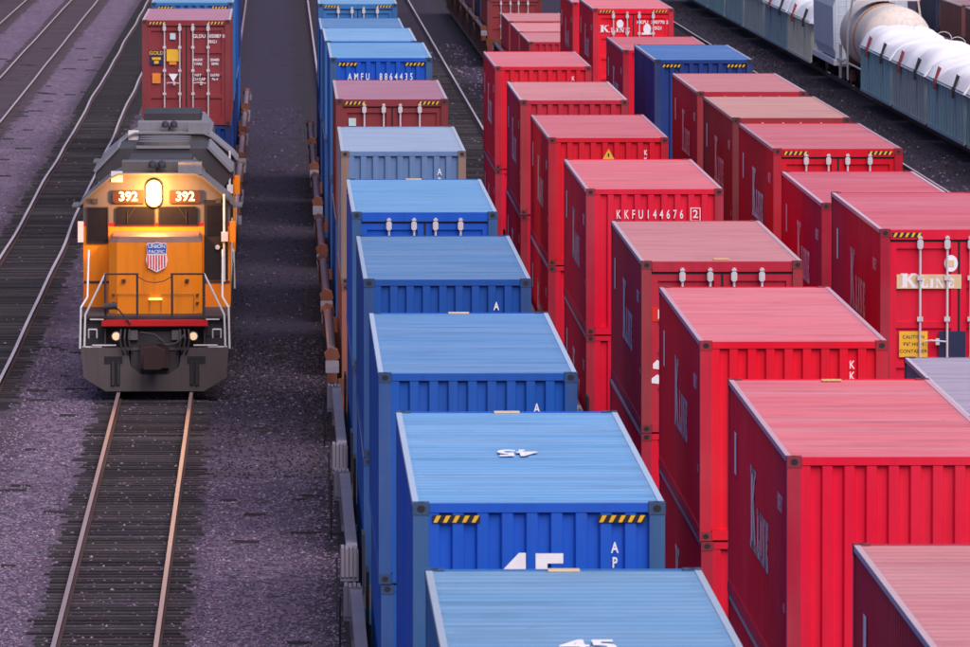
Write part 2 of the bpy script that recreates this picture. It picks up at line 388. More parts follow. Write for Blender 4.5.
# ------------------------------------------------------------------ containers
CW, CL = 2.438, 12.192
CACHE = {}
def cached(key, fn):
    if key not in CACHE: CACHE[key] = fn()
    return CACHE[key]
def wave(a, b, period, crest, slope):
    """points (t, depth 0/1) of a trapezoid wave between a and b"""
    n = max(1, round((b - a) / period)); p = (b - a) / n; o = []
    for k in range(n):
        t = a + k * p; c = crest * p; s = slope * p
        o += [(t, 0), (t + c, 0), (t + c + s, 1), (t + p - s, 1)]
    o += [(b, 0), (b, 0)]
    return o
def side_me(h):
    b = MB(); pts = wave(-CL / 2 + .15, CL / 2 - .15, .28, .28, .22); X = CW / 2
    for (t0, d0), (t1, d1) in zip(pts[:-1], pts[1:]):
        if t1 - t0 < 1e-6: continue
        b.face([(-X + .012 + .034 * d0, t0, .14), (-X + .012 + .034 * d1, t1, .14), (-X + .012 + .034 * d1, t1, h - .06), (-X + .012 + .034 * d0, t0, h - .06)])
    return b.mesh('side_wall', [WHITE])
def end_me(h):
    b = MB(); pts = wave(-CW / 2 + .15, CW / 2 - .15, .245, .42, .10); Y = -CL / 2
    for (t0, d0), (t1, d1) in zip(pts[:-1], pts[1:]):
        if t1 - t0 < 1e-6: continue
        b.face([(t0, Y + .016 + .045 * d0, .14), (t1, Y + .016 + .045 * d1, .14), (t1, Y + .016 + .045 * d1, h - .10), (t0, Y + .016 + .045 * d0, h - .10)])
    # header plate closing the top of the corrugation
    b.face([(-CW / 2 + .15, Y + .016, h - .10), (CW / 2 - .15, Y + .016, h - .10), (CW / 2 - .15, Y + .062, h - .10), (-CW / 2 + .15, Y + .062, h - .10)])
    return b.mesh('end_wall', [WHITE])
def roof_me(h):
    b = MB(); pts = wave(-CL / 2 + .30, CL / 2 - .30, .35, .34, .16); X = CW / 2 - .055
    rows = [(-CL / 2 + .10, h - .02)] + [(t, h - .012 - .013 * d) for t, d in pts] + [(CL / 2 - .10, h - .02)]
    for (y0, z0), (y1, z1) in zip(rows[:-1], rows[1:]):
        if y1 - y0 < 1e-6: continue
        b.face([(-X + .09, y0, z0), (X - .09, y0, z0), (X - .09, y1, z1), (-X + .09, y1, z1)])
        for s in (-1, 1): b.face([(s * X, y0, h - .014), (s * (X - .09), y0, z0), (s * (X - .09), y1, z1), (s * X, y1, h - .014)])
    return b.mesh('roof', [WHITE])
def cast_me():
    b = MB(); b.box(-.081, .081, -.089, .089, -.059, .059)
    b.mi = 1
    def ov(fn, rx, ry): b.face([fn(rx * math.cos(a * math.pi / 4), ry * math.sin(a * math.pi / 4)) for a in range(8)])
    ov(lambda u, v: (u, -.0905, v), .042, .036); ov(lambda u, v: (u, .0905, v), .042, .036)
    ov(lambda u, v: (-.0825, u, v), .042, .036); ov(lambda u, v: (.0825, u, v), .042, .036)
    ov(lambda u, v: (u, v, .0605), .034, .058)
    return b.mesh('corner_casting', [CASTM, BLACK])
def door_me(h, s):
    """one door leaf; s=-1 left leaf, +1 right leaf"""
    b = MB(); Y = -CL / 2 + .035
    xa, xb = ((-CW / 2 + .150, -.020) if s < 0 else (.020, CW / 2 - .150))
    z0, z1 = .13, h - .20
    fr = .10; n = 4; ph = (z1 - z0 - fr) / n
    b.box(xa, xa + fr, Y, Y + .05, z0, z1); b.box(xb - fr, xb, Y, Y + .05, z0, z1)
    for k in range(n + 1):
        z = z0 + k * ph; b.box(xa + fr, xb - fr, Y + .001, Y + .049, z, z + fr)
    for k in range(n):
        z = z0 + k * ph + fr; b.box(xa + fr, xb - fr, Y + .032, Y + .046, z, z + ph - fr)
    return b.mesh('door', [WHITE])
def gasket_me(h):
    b = MB(); Y = -CL / 2 + .045; X = CW / 2
    b.box(-X + .085, -X + .150, Y - .014, Y + .03, .12, h - .16); b.box(X - .150, X - .085, Y - .014, Y + .03, .12, h - .16)
    b.box(-.020, .020, Y - .004, Y + .03, .12, h - .16); b.box(-X + .09, X - .09, Y - .003, Y + .03, h - .215, h - .158)
    b.box(-X + .09, X - .09, Y - .003, Y + .03, .10, .135)
    return b.mesh('door_gasket', [BLACK])
def rod_me(h):
    b = MB(); b.tube((0, 0, .08), (0, 0, h - .10), .019, 8)
    for z in (h - .22, .14):
        b.box(-.045, .045, -.03, .03, z - .065, z + .045); b.box(-.03, .03, -.034, .03, z - .085, z + .065)
    b.box(-.035, .035, -.035, .02, h - .145, h - .115); b.box(-.035, .035, -.035, .02, .06, .09)
    for z in (h * .30, h * .52, h * .74): b.box(-.045, .045, -.026, .03, z - .035, z + .035)
    return b.mesh('lock_rod', [GALV])
def handle_me():
    b = MB(); b.path([(0, -.03, 0), (.10, -.045, .02), (.34, -.04, 0)], .014, 6); b.box(.18, .24, -.05, .0, -.05, .05)
    return b.mesh('handle', [GALV])
def hazard_me(wd=.46, ht=.075):
    b = MB(); b.box(0, wd, -.004, 0, 0, ht); b.mi = 1; n = 5; p = wd / n
    for k in range(n):
        x = k * p; b.face([(x + .01, -.0055, .004), (x + p * .5, -.0055, .004), (x + p * .92, -.0055, ht - .004), (x + p * .45, -.0055, ht - .004)])
    return b.mesh('hazard_strip', [BLACK, YELLOW])
def decal(parent, x, z, wd, ht, mat, Y=-CL / 2, off=.002, name='sticker'):
    b = MB(); b.box(x - wd / 2, x + wd / 2, Y - off - .004, Y - off, z - ht / 2, z + ht / 2)
    return pm(name, b, parent, mat)

def container(pal_, x, yf, z, h, label, front='wall', desc=None, hazard=False, group=None, jitter=True, top_only=False, L=CL):
    yc = yf + CL / 2
    t = thing('shipping_container', label, 'container', (x + (random.uniform(-.015, .015) if jitter else 0), yc, z), random.uniform(-.0012, .0012), group)
    X = CW / 2
    sm = cached(('side', h), lambda: side_me(h)); em = cached(('end', h), lambda: end_me(h))
    part('side_wall', sm, t, pal_['body']); part('side_wall', sm, t, pal_['body'], rot=(0, 0, math.pi))
    part('end_wall', em, t, pal_['body'], rot=(0, 0, math.pi))
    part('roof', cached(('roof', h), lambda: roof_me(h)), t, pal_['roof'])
    b = cached('trail', lambda: MB().box(-.03, .03, -CL / 2 + .17, CL / 2 - .17, -.06, 0).mesh('top_rail', [WHITE]))
    for s in (-1, 1): part('top_rail', b, t, pal_['rail'], loc=(s * (X - .032), 0, h - .008))
    b = cached('brail', lambda: MB().box(-.025, .025, -CL / 2 + .17, CL / 2 - .17, 0, .15).mesh('bottom_rail', [WHITE]))
    for s in (-1, 1): part('bottom_rail', b, t, pal_['body'], loc=(s * (X - .027), 0, .012))
    def header(door):
        c = MB()
        if door: c.box(-X + .165, X - .165, -.045, .045, -.15, 0)
        else: c.box(-X + .165, X - .165, -.045, .045, -.085, 0)
        return c.mesh('header', [WHITE])
    for s in (-1, 1):
        d = (front == 'door') if s < 0 else False
        part('header', cached(('hdr', d), lambda: header(d)), t, pal_['body'], loc=(0, s * (CL / 2 - .055), h - .010))
        part('sill', cached('sill', lambda: MB().box(-X + .165, X - .165, -.045, .045, 0, .128).mesh('sill', [WHITE])), t, pal_['body'], loc=(0, s * (CL / 2 - .057), .010))
    pmh = cached(('post', h), lambda: MB().prism([(-.075, -.08), (.075, -.08), (.075, .02), (-.02, .08), (-.075, .08)], .119, h - .119, 'z').mesh('corner_post', [WHITE]))
    cm = cached('cast', cast_me)
    for sx in (-1, 1):
        for sy in (-1, 1):
            part('corner_post', pmh, t, pal_['post'], loc=(sx * (X - .079), sy * (CL / 2 - .085), 0), rot=(0, 0, 0), scale=(-sx, -sy, 1))
            for zz in (.059, h - .059):
                part('corner_casting', cm, t, pal_['cast'], loc=(sx * (X - .081), sy * (CL / 2 - .089), zz))
    part('floor', cached('floor', lambda: MB().box(-X + .06, X - .06, -CL / 2 + .11, CL / 2 - .11, .05, .11).mesh('floor', [WHITE])), t, STEELD)
    if front == 'wall':
        part('end_wall', em, t, pal_['body'])
    else:
        part('door_gasket', cached(('gask', h), lambda: gasket_me(h)), t)
        rm = cached(('rod', h), lambda: rod_me(h)); hm = cached('handle', handle_me)
        for s in (-1, 1):
            d = part('door', cached(('door', h, s), lambda: door_me(h, s)), t, pal_['body'])
            for xx in (.18, .60):
                r = part('lock_rod', rm, d, loc=(s * xx, -CL / 2 - .004, 0))
            part('handle', hm, d, loc=(s * .20 - (.0 if s > 0 else .34), -CL / 2 - .004, h * .40))
    if hazard:
        hz = cached('hazard', hazard_me)
        for xx in (-X + .19, X - .65): part('hazard_strip', hz, t, loc=(xx, -CL / 2 + .008, h - .125 if front == 'door' else h - .195))
    sh = random.uniform(-.16, .10)
    for o in t.children:
        o['shade'] = sh
        for q in o.children: q['shade'] = sh
    return t
def lettering(t, s, size, x, z, mat=WHITE, bold=.02, Y=None, rot=FRONT, spacing=1.0, line=1.0, xs=1.0, off=.006):
    me = text_mesh(s, size, mat, bold, spacing, line, xs)
    return part('lettering', me, t, loc=(x, -CL / 2 + .016 - off if Y is None else Y, z), rot=rot)
def side_logo(t, h, number=True, bar=True):
    X = -CW / 2 + .004
    part('wordmark', LOGO, t, loc=(X, CL / 2 - 5.0, h - 1.60), rot=LEFT)
    if bar:
        b = MB(); b.box(-.003, 0, -.17, .17, -.25, .25); pm('marking_bar', b, t, WHITE, loc=(X, CL / 2 - 1.7, h - .78))
    if number: lettering(t, 'KKFU 7', .26, X, h - .62, Y=-CL / 2 + 1.35, rot=LEFT, bold=.02)
    lettering(t, '45G1', .14, X, .9, Y=-CL / 2 + .55, rot=LEFT, bold=.01)

ZB, H8, H9 = 0.46, 2.591, 2.896
def zt(lower): return ZB + lower + 0.008
def vtext(t, s, x, h, size=.21):
    size *= .85
    lettering(t, '\n'.join(s), size, x, h - .22 - size * .5 * len(s), bold=.02, line=1.0, xs=.7)

# --- well cars --------------------------------------------------------------
def wheelset(parent, y, r=.40):
    b = MB(); b.tube((-.80, 0, 0), (.80, 0, 0), .07, 8)
    for s in (-1, 1):
        b.tube((s * .70, 0, 0), (s * .80, 0, 0), r, 20); b.tube((s * .68, 0, 0), (s * .70, 0, 0), r + .025, 20)
    return pm('wheelset', b, parent, [STEELD], loc=(0, y, .192 + r))
def truck(parent, y, mat=None, half=.80):
    mat = mat or STEELD
    b = MB()
    t = MB()
    for s in (-1, 1):
        x0, x1 = (s * .95 - .07, s * .95 + .07)
        t.prism([(-half - .25, .50), (-half - .25, .68), (-half + .2, .72), (-.35, .92), (.35, .92), (half - .2, .72), (half + .25, .68), (half + .25, .50), (half - .15, .50), (.45, .34), (-.45, .34), (-half + .15, .50)], x0, x1, 'x')
    t.box(-.95, .95, -.2, .2, .55, .8)
    fr = pm('truck', t, parent, [mat], loc=(0, y, 0))
    for s in (-1, 1):
        b = MB(); b.tube((-.80, 0, 0), (.80, 0, 0), .07, 8)
        for q in (-1, 1): b.tube((q * .70, 0, 0), (q * .80, 0, 0), .38, 18)
        me = cached('wheelset', lambda: b.mesh('wheelset', [STEELD]))
        part('wheelset', me, fr, loc=(0, s * half, .192 + .38))
    return fr
def well_car(x, y0, y1, c0, c1, label, style='grey'):
    """a well unit from y0 to y1 whose well holds a container from c0 to c1"""
    t = thing('well_car', label, 'well car', (x, (y0 + y1) / 2, 0)); o = (y0 + y1) / 2
    a, e = max(y0 + .5, c0 - .9) - o, min(y1 - .5, c1 + .9) - o
    wall = STEEL if style == 'grey' else RUST
    chord = GREYM if style == 'grey' else paint('purple grey tube', (0.20, 0.13, 0.16), 0.55, .2, .4, .4)
    for s in (-1, 1):
        b = MB(); b.box(s * 1.33 - .012, s * 1.33 + .012, a, e, .42, 1.66)
        k = a + .2
        while k < e - .2:
            b.box(s * 1.36 - .03, s * 1.36 + .03, k, k + .10, .44, 1.62); k += 1.45
        b.box(s * 1.35 - .06, s * 1.35 + .06, a + .01, e - .01, .36, .46)
        pm('side_wall', b, t, STEEL if style == 'grey' else paint('brown well side', (0.10, 0.045, 0.04), .7, .2, .4, .5))
        b = MB()
        if style == 'grey': b.box(s * 1.40 - .08, s * 1.40 + .08, a + .2, e - .2, 1.64, 1.80)
        else: b.tube((s * 1.42, a + .2, 1.74), (s * 1.42, e - .2, 1.74), .085, 10)
        pm('top_chord', b, t, chord)
        for yy, q in ((a, 1), (e, -1)):
            b = MB()
            if style == 'grey':
                for i in range(4):   # ribbed step box standing at the end of the well
                    b.box(s * 1.44 - .12 + i * .06, s * 1.44 - .12 + i * .06 + .045, yy - .30, yy + .30, 1.42, 1.84 - .012 * (i % 2))
                b.box(s * 1.44 - .13, s * 1.44 + .13, yy - .27, yy + .27, 1.36, 1.78)
                pm('end_step', b, t, GREYM)
                b = MB(); b.box(s * 1.24 - .02, s * 1.24 + .02, yy - .5, yy + .45, 1.2, 2.05); b.tube((s * 1.62, yy - .3, 1.7), (s * 1.62, yy - .3, .75), .015, 6)
                pm('end_bracket', b, t, STEELD)
            else:
                b.tube((s * 1.42, yy - q * .25, 1.74), (s * 1.42, yy + q * .12, 1.74), .155, 6)
                b.tube((s * 1.42, yy + q * .12, 1.74), (s * 1.42, yy + q * .75, 1.74), .155, 6, .09)
                b.box(s * 1.42 - .10, s * 1.42 + .10, yy - .12, yy + .12, 1.2, 1.64)
                pm('end_casting', b, t, RUST)
                b = MB()
                for i in range(3): b.box(s * 1.44 - .11, s * 1.44 + .15, yy - q * (.55 + .1 * i) - .04, yy - q * (.55 + .1 * i) + .04, 1.44, 1.66 - .05 * i)
                pm('end_step', b, t, GREYM)
    b = MB()
    for yy in (a + .3, (a + e) / 2, e - .3): b.box(-1.32, 1.32, yy - .2, yy + .2, .36, .452)
    pm('well_floor', b, t, STEELD)
    for yy, q, lim in ((a, -1, y0 - o), (e, 1, y1 - o)):
        b = MB(); l = lim - q * .25
        b.prism([(-1.30, a * 0), (1.30, 0), (.42, 1), (-.42, 1)] if False else [(-1.30, .95), (1.30, .95), (1.30, 1.28), (-1.30, 1.28)], yy, yy + q * .12)
        b.box(-.32, .32, min(yy, l), max(yy, l), .96, 1.22)
        pm('end_platform', b, t, wall)
        part('coupler', cached('coupler', lambda: MB().box(-.14, .14, -.24, .24, .88, 1.12).box(-.2, .05, -.28, -.12, .86, 1.14).mesh('coupler', [RUST])), t, loc=(0, l, 0))
        truck(t, yy + (l - yy) * .5 if abs(l - yy) < 2.6 else yy + q * 1.5)
    return t

def lower_label(colour, d): return f'lower {colour} container under the {d}'
def stack_row(x, rows, style_fn, rowname):
    rows = sorted(rows, key=lambda r: r['y'])
    n = len(rows)
    for i, r in enumerate(rows):
        y = r['y']; ye = y + CL
        p0 = (rows[i - 1]['y'] + CL + y) / 2 if i else y - 2.8
        p1 = (rows[i + 1]['y'] + ye) / 2 if i < n - 1 else ye + 2.8
        p0 = max(p0, y - 3.6); p1 = min(p1, ye + 3.6)
        if r.get('car', True): well_car(x, p0 + .05, p1 - .05, y, ye, f"low well car carrying the {r['d']}"[:110], style_fn(y))
        xx = x + r.get('dx', 0)
        lo = r.get('lo')
        if lo: 
            c = container(lo[0], xx, y + random.uniform(-.02, .02), ZB, lo[1], lower_label(lo[2], r['d']))
            if lo[0] in (P_RED, P_RED2, P_RED3, P_RED5): side_logo(c, lo[1])
            z = ZB + lo[1] + .008
        else: z = ZB
        r['obj'] = container(r['p'], xx, y, z, r['h'], r['label'], r.get('front', 'wall'), hazard=r.get('hz', False))
        r['obj']['height_m'] = r['h']
    return {r['k']: r['obj'] for r in rows}

A = stack_row(XA, [
    dict(k='A11', y=64.4, dx=.06, h=H9, p=P_LBLUE, lo=(P_BLUE, H8, 'blue'), d='nearest blue container whose roof reads 45', label='nearest light blue container with 45 painted on its roof, bottom of the picture'),
    dict(k='A10', y=83.5, dx=.06, h=H9, p=P_BLUE2, lo=(P_BLUE, H8, 'blue'), hz=True, d='blue container with big 45 on its end', label='blue container with big 45 and two hazard strips on its end wall'),
    dict(k='A9', y=106.2, h=H8, p=P_BLUE, lo=(P_BLUE, H8, 'blue'), d='plain blue container third from the camera', label='plain blue container with rusty corners, third from the camera in the blue row'),
    dict(k='A8', y=126.1, h=H8, p=P_BLUE, lo=(P_BLUE, H8, 'blue'), d='plain blue container fourth from the camera', label='plain blue container, fourth from the camera in the blue row'),
    dict(k='A7', y=145.6, h=H8, p=P_BLUE2, front='door', lo=(P_BLUE, H8, 'blue'), d='blue container with four white lock rods', label='blue container with four white lock rods showing over the next roof'),
    dict(k='A6', y=169.3, h=H8, p=P_PALE, lo=(P_SALMON, H8, 'rusty salmon'), d='pale grey blue container with rusty posts', label='pale grey blue weathered container with rusty corner posts'),
    dict(k='A5', y=188.5, h=H8, p=P_MAROON2, front='door', hz=True, lo=(P_BLUE, H9, 'blue'), d='maroon doored container in the blue row', label='maroon container with doors and hazard strips, in the blue row'),
    dict(k='A4', y=206.8, h=H9, p=P_BLUE2, hz=True, lo=(P_BLUE, H9, 'blue'), d='blue container lettered AMFU 8864435', label='blue container with AMFU 8864435 on its end, behind the maroon one'),
    dict(k='A3', y=230, h=H8, p=P_LBLUE, hz=True, lo=(P_BLUE, H9, 'blue'), d='light blue roofed container behind AMFU', label='light blue container with striped corners, just behind AMFU 8864435'),
    dict(k='A2', y=251, h=H8, p=P_BLUE, lo=(P_NAVY, H8, 'navy'), d='blue container mostly hidden near the top', label='blue container of which only a roof strip shows, second from the top'),
    dict(k='A1', y=267.6, h=H8, p=P_LBLUE, front='door', hz=True, lo=(P_NAVY, H9, 'navy'), d='farthest doored blue container', label='light blue container with doors at the very top of the blue row'),
], lambda y: 'grey' if y < 160 else 'rust', 'blue')
# far unseen-front cars of the blue train that only show their left sides
Rr = stack_row(XR, [
    dict(k='R1', y=70.3, h=H8, p=P_RED3, lo=(P_RED, H8, 'red'), d='nearest red container, cut by the corner', label='nearest red container with a scuffed pink roof, cut off by the lower right corner'),
    dict(k='R2', y=93.0, h=H8, p=P_RED, lo=(P_RED, H8, 'red'), d='large red container second from the camera', label='large crimson container with wide ribbed end, second from the camera in the front red row'),
    dict(k='R3', y=112.1, h=H8, p=P_RED2, lo=(P_RED, H8, 'red'), d='scarlet container with two white letters K', label='scarlet container with two small white letters K stacked on its end wall'),
    dict(k='R4', y=130.7, h=H8, p=P_RED3, front='door', lo=(P_RED, H8, 'red'), d='faded red container with four lock rods', label='faded red container with four grey lock rods, front red row'),
    dict(k='R5', y=153.7, h=H8, p=P_RED, lo=(P_RED, H8, 'red'), d='red container numbered KKFU 144676', label='red container with KKFU 144676 across its end wall'),
    dict(k='R6', y=175.6, h=H8, p=P_RED2, lo=(P_RED5, H8, 'crimson'), d='scarlet container with yellow warning triangle', label='bright scarlet container with a yellow warning triangle on its end'),
    dict(k='R7', y=196.0, h=H8, p=P_RED3, lo=(P_RED5, H8, 'crimson'), d='red container seventh in the front red row', label='dull red container with dusky pink roof, between triangle container and farthest one'),
    dict(k='R8', y=218.8, h=H8, p=P_RED2, lo=(P_RED, H8, 'red'), d='farthest container of the front red row', label='scarlet container with pale pink roof, farthest stack of the front red row'),
], lambda y: 'grey', 'red')
Q = stack_row(XQ, [
    dict(k='Q3', y=134.0, h=H9, p=P_RED5, front='door', hz=True, lo=(P_RED5, H8, 'crimson'), d='crimson container with K LINE on its doors', label='crimson container with K LINE panel and yellow caution sticker on its doors, right edge'),
    dict(k='Q4', y=148.5, h=H8, p=P_RED5, lo=(P_RED5, H8, 'crimson'), d='crimson container behind the K LINE doors', label='crimson container squeezed between the K LINE doors and the striped doors'),
    dict(k='Q5', y=163.2, h=H9, p=P_RED2, front='door', hz=True, lo=(P_RED5, H8, 'crimson'), d='scarlet doored container with hazard strips', label='scarlet container with doors and yellow hazard strips beside the empty right track'),
    dict(k='Q6', y=178.0, h=H9, p=P_RED4, front='door', lo=(P_RED5, H8, 'crimson'), d='dull red container with dusty beige roof', label='dull red container with a dusty beige roof and black edged end'),
    dict(k='Q7', y=192.8, h=H9, p=P_RED3, front='door', lo=(P_RED5, H8, 'crimson'), d='faded container with salmon pink roof', label='faded red container with salmon pink roof, right in front of the dark blue one'),
    dict(k='Q8', y=214.6, h=H9, p=P_NAVY, hz=True, lo=(P_RED5, H8, 'crimson'), d='only dark blue container among the reds', label='dark blue container with white striped corners standing among red ones'),
    dict(k='Q9', y=231.9, h=H8, p=P_RED, lo=(P_RED5, H8, 'crimson'), dx=-.1, d='crimson container behind the dark blue one', label='crimson container half hidden behind the dark blue one'),
    dict(k='Q10', y=262.0, h=H9, p=P_RED2, front='door', hz=True, lo=(P_RED5, H8, 'crimson'), dx=.2, d='far scarlet container with K LINE doors', label='far scarlet container with white K LINE lettering and round emblem on its doors'),
    dict(k='Q11', y=281.0, h=H8, p=P_RED2, lo=(P_RED5, H8, 'crimson'), dx=.2, d='scarlet stack behind the far K LINE doors', label='scarlet container at the top edge, behind the far K LINE doors'),
], lambda y: 'rust', 'second red')
# single-stacked cars far up the second red row
far = [(324.4, P_RED3, 'wall', 'small pink roofed red container low at the end of the far dark train', 'red'),
       (337.6, P_RED3, 'wall', 'far low red container with narrow pink roof between two others', 'red'),
       (352.0, P_RED3, 'door', 'far low red container with hazard strips under the maroon doors', 'red'),
       (388.0, P_MAROON2, 'door', 'far maroon container with four pale lock rods at the top edge', 'maroon'),
       (402.5, P_INK, 'wall', 'far navy container side just left of the maroon doors', 'navy'),
       (417.0, P_BROWN, 'wall', 'far brown container side in the dark train near the top edge', 'brown'),
       (431.5, P_INK, 'wall', 'far dark container side past the brown one at the top', 'dark'),
       (446.0, P_SALMON, 'wall', 'far rust coloured container side touching the top edge', 'rust'),
       (460.5, P_BROWN, 'wall', 'last brown container side seen beside the bare rail at the top', 'brown')]
FAR = stack_row(XQ + .05, [dict(k=f'F{i}', y=y, h=H8, p=p, front=fr, hz=(i == 2), label=lab, d='far container: ' + lab) for i, (y, p, fr, lab, c) in enumerate(far)], lambda y: 'rust', 'far')
_seen = {}
for o in list(COL.objects):          # short labels for the wagons below far single containers
    if o.type == 'EMPTY' and o.get('category') == 'well car' and 'far container: ' in o['label']:
        o['label'] = 'dark well car under the ' + ' '.join(o['label'].split('far container: ')[1].split()[:9])

# the train behind the locomotive
T = stack_row(XT0 + .03, [
    dict(k='T1', y=239.0, h=H9, p=P_MAROON2, front='door', hz=True, lo=(P_NAVY, H9, 'navy'), d='maroon container with GOLD sticker', label='maroon doored container with GOLD sticker and orange placards behind the locomotives'),
    dict(k='T2', y=257.5, h=H9, p=P_LBLUE, hz=True, lo=(P_NAVY, H9, 'navy'), d='light blue container behind the GOLD one', label='light blue roofed container just behind the maroon GOLD one'),
    dict(k='T3', y=276.5, h=H8, p=P_BLUE, lo=(P_NAVY, H9, 'navy'), d='blue container third behind the locomotives', label='blue container whose right side shows above the shaded path, third behind locomotives'),
    dict(k='T4', y=296.0, h=H8, p=P_NAVY, lo=(P_BLUE, H9, 'blue'), d='navy container fourth behind the locomotives', label='navy container side at the top, fourth behind the locomotives'),
], lambda y: 'rust', 'loco train')
# right-hand dark containers beyond the tank car
D = stack_row(XD, [
    dict(k='D1', y=350.5, h=H9, p=P_BROWN, d='dark maroon container beyond the tarps', label='dark maroon container beyond the white tarps, upper right corner'),
    dict(k='D2', y=364.5, h=H9, p=P_BROWN, d='maroon container beside the dark blue one', label='dark maroon container touching the dark blue one beyond the tank car'),
    dict(k='D3', y=378.5, h=H9, p=P_INK, d='dark blue container beyond the tank car', label='dark blue container beyond the tank car at the top right'),
], lambda y: 'grey', 'right')
# grey box with ribbed sides at the right edge
FLATZ = 1.43
c = container(P_GREY, XQ, 116.7, FLATZ, H9, 'grey container with pale roof and ribbed sides at the right edge')
t = thing('flat_car', 'flat car carrying the grey container at the right edge', 'flat car', (XQ, 122.8, 0))
pm('deck', MB().box(-1.35, 1.35, -7.6, 7.6, 1.1, FLATZ - .006), t, STEEL)
pm('centre_sill', MB().box(-.3, .3, -7.4, 7.4, .75, 1.097), t, STEELD)
for yy in (-5.6, 5.6): truck(t, yy)

# lettering on the containers
a = A['A11']; me = text_mesh('45', 1.0, WHITE, .03); part('lettering', me, a, loc=(-.02, CL / 2 - 6.9, H9 + .004), scale=(.47, 1.1, 1))
a = A['A10']; part('lettering', text_mesh('45', 1.0, WHITE, .03), a, loc=(-.05, CL / 2 - 6.0, H9 + .004), rot=(0, 0, math.pi), scale=(.42, 1.15, 1))
lettering(a, '45', .62, -.08, H9 - .75, bold=.035, xs=1.15); vtext(a, 'APHU', .73, H9 - .15, .17)
vtext(A['A9'], 'APHU', .72, H8 - .14, .19); vtext(A['A8'], 'APHU', .71, H8 - .10, .19); vtext(A['A6'], 'APHU', .70, H8 - .10, .21)
lettering(A['A4'], 'AMFU  8864435', .23, -.02, H9 - .46, bold=.014, spacing=1.75, xs=.60)
lettering(A['A1'], 'APHU 690128 1', .15, .60, H8 - .52, Y=-CL / 2 + .02, bold=.012); lettering(A['A1'], 'AP LINER', .17, -.58, H8 - .52, Y=-CL / 2 + .02, bold=.03)
decal(A['A5'], -.86, H8 - .50, .16, .17, flat('pale sticker', (.5, .68, .7)), -CL / 2 + .03)
for k in ('A10', 'A9', 'A7', 'A11'):   # small locating plate in the middle of the roof's back edge
    h = A[k]['height_m']; b = MB(); b.box(-.14, .14, CL / 2 - .30, CL / 2 - .12, h - .008, h + .006); pm('roof_plate', b, A[k], CREAM)
for k in ('R2', 'R4'):
    b = MB(); b.box(-.10, .14, (CL / 2 - .40) if k == 'R2' else (-CL / 2 + .5), (CL / 2 - .2) if k == 'R2' else (-CL / 2 + .8), H8 - .010, H8 + .003); pm('roof_plate', b, Rr[k], flat('ochre plate', (.72, .42, .16)))
for k in ('R3', 'R6', 'R8'):
    vtext(Rr[k], 'KKFU', .75, H8 - .02, .17)
for k, o in Rr.items(): side_logo(o, H8)
for k in ('Q3', 'Q4', 'Q5', 'Q6', 'Q7', 'Q9', 'Q10', 'Q11'): side_logo(Q[k], Q[k]['height_m'])
r = Rr['R5']; lettering(r, 'KKFU144676', .22, -.09, H8 - .46, bold=.012, spacing=1.85, xs=.58)
lettering(r, '2', .20, .72, H8 - .455, bold=.012)
b = MB()
for q in ((-.09, .09, .105, .12), (-.09, .09, -.12, -.105), (-.09, -.075, -.105, .105), (.075, .09, -.105, .105)): b.box(q[0], q[1], -.002, 0, q[2], q[3])
pm('number_frame', b, r, WHITE, loc=(.72, -CL / 2 + .010, H8 - .455))
b = MB(); b.face([(-.12, 0, 0), (.12, 0, 0), (0, 0, .21)]); b.mi = 1; b.face([(-.015, -.002, .05), (.015, -.002, .05), (.015, -.002, .12), (-.015, -.002, .12)])
pm('warning_triangle', b, Rr['R6'], [YELLOW, BLACK], loc=(.0, -CL / 2 + .010, H8 - .44))
r4 = Rr['R4']; decal(r4, -.98, H8 - .80, .15, .22, REDD, -CL / 2 + .034); decal(r4, -.94, H8 - .80, .05, .14, WHITE, -CL / 2 + .030)
for z, wd in ((1.02, .12), (.80, .16)):
    b = MB(); b.face([(-wd / 2, 0, -.05), (wd / 2, 0, -.07), (wd / 2, 0, .05), (0, 0, .08), (-wd / 2, 0, .02)]); pm('worn_marking', b, r4, WHITE, loc=(-.98, -CL / 2 + .029, z))
q = Q['Q3']; h = H9; Yd = -CL / 2 + .03
decal(q, -.46, h - .81, 1.0, .22, CREAM, Yd); part('wordmark', LOGO_S, q, loc=(-.90, -CL / 2 + .022, h - .905), rot=FRONT, scale=(.98, 1, 1))
b = MB(); b.face([(.105 * math.cos(i * math.pi / 10), 0, .13 * math.sin(i * math.pi / 10)) for i in range(20)]); EMB = b.mesh('emblem', [WHITE])
part('emblem', EMB, q, loc=(-.12, -CL / 2 + .028, h - .53)); decal(q, -.12, h - .53, .09, .10, CREAM, -CL / 2 + .027, name='emblem_mark')
decal(q, -.70, h - 1.78, .44, .40, YELLOW, Yd, name='caution_sticker')
for i, s in enumerate(('CAUTION', "9'6\" HIGH", 'CONTAINER')): lettering(q, s, .075, -.70, h - 1.67 - .11 * i, BLACK, .01, Y=-CL / 2 + .022)
decal(q, -.10, h - 1.78, .42, .40, NAVY, Yd)
q = Q['Q10']; part('wordmark', LOGO_S, q, loc=(-1.0, -CL / 2 + .028, h - .72), rot=FRONT, scale=(1.05, 1, 1)); part('emblem', EMB, q, loc=(-.40, -CL / 2 + .028, h - .47))
lettering(q, 'KKFU  390770 2', .14, .58, h - .42, Y=-CL / 2 + .025, bold=.02); lettering(q, '45G1', .14, .72, h - .60, Y=-CL / 2 + .025, bold=.02)
part('emblem', EMB, q, loc=(.42, -CL / 2 + .028, h - .62), scale=(1.1, 1, 1.2)); decal(q, .42, h - .76, .32, .06, WHITE, -CL / 2 + .03)
q = Q['Q5']; lettering(q, 'KKFU  154893 2', .13, .60, h - .50, Y=-CL / 2 + .025, bold=.02); part('emblem', EMB, q, loc=(-.35, -CL / 2 + .028, h - .56))
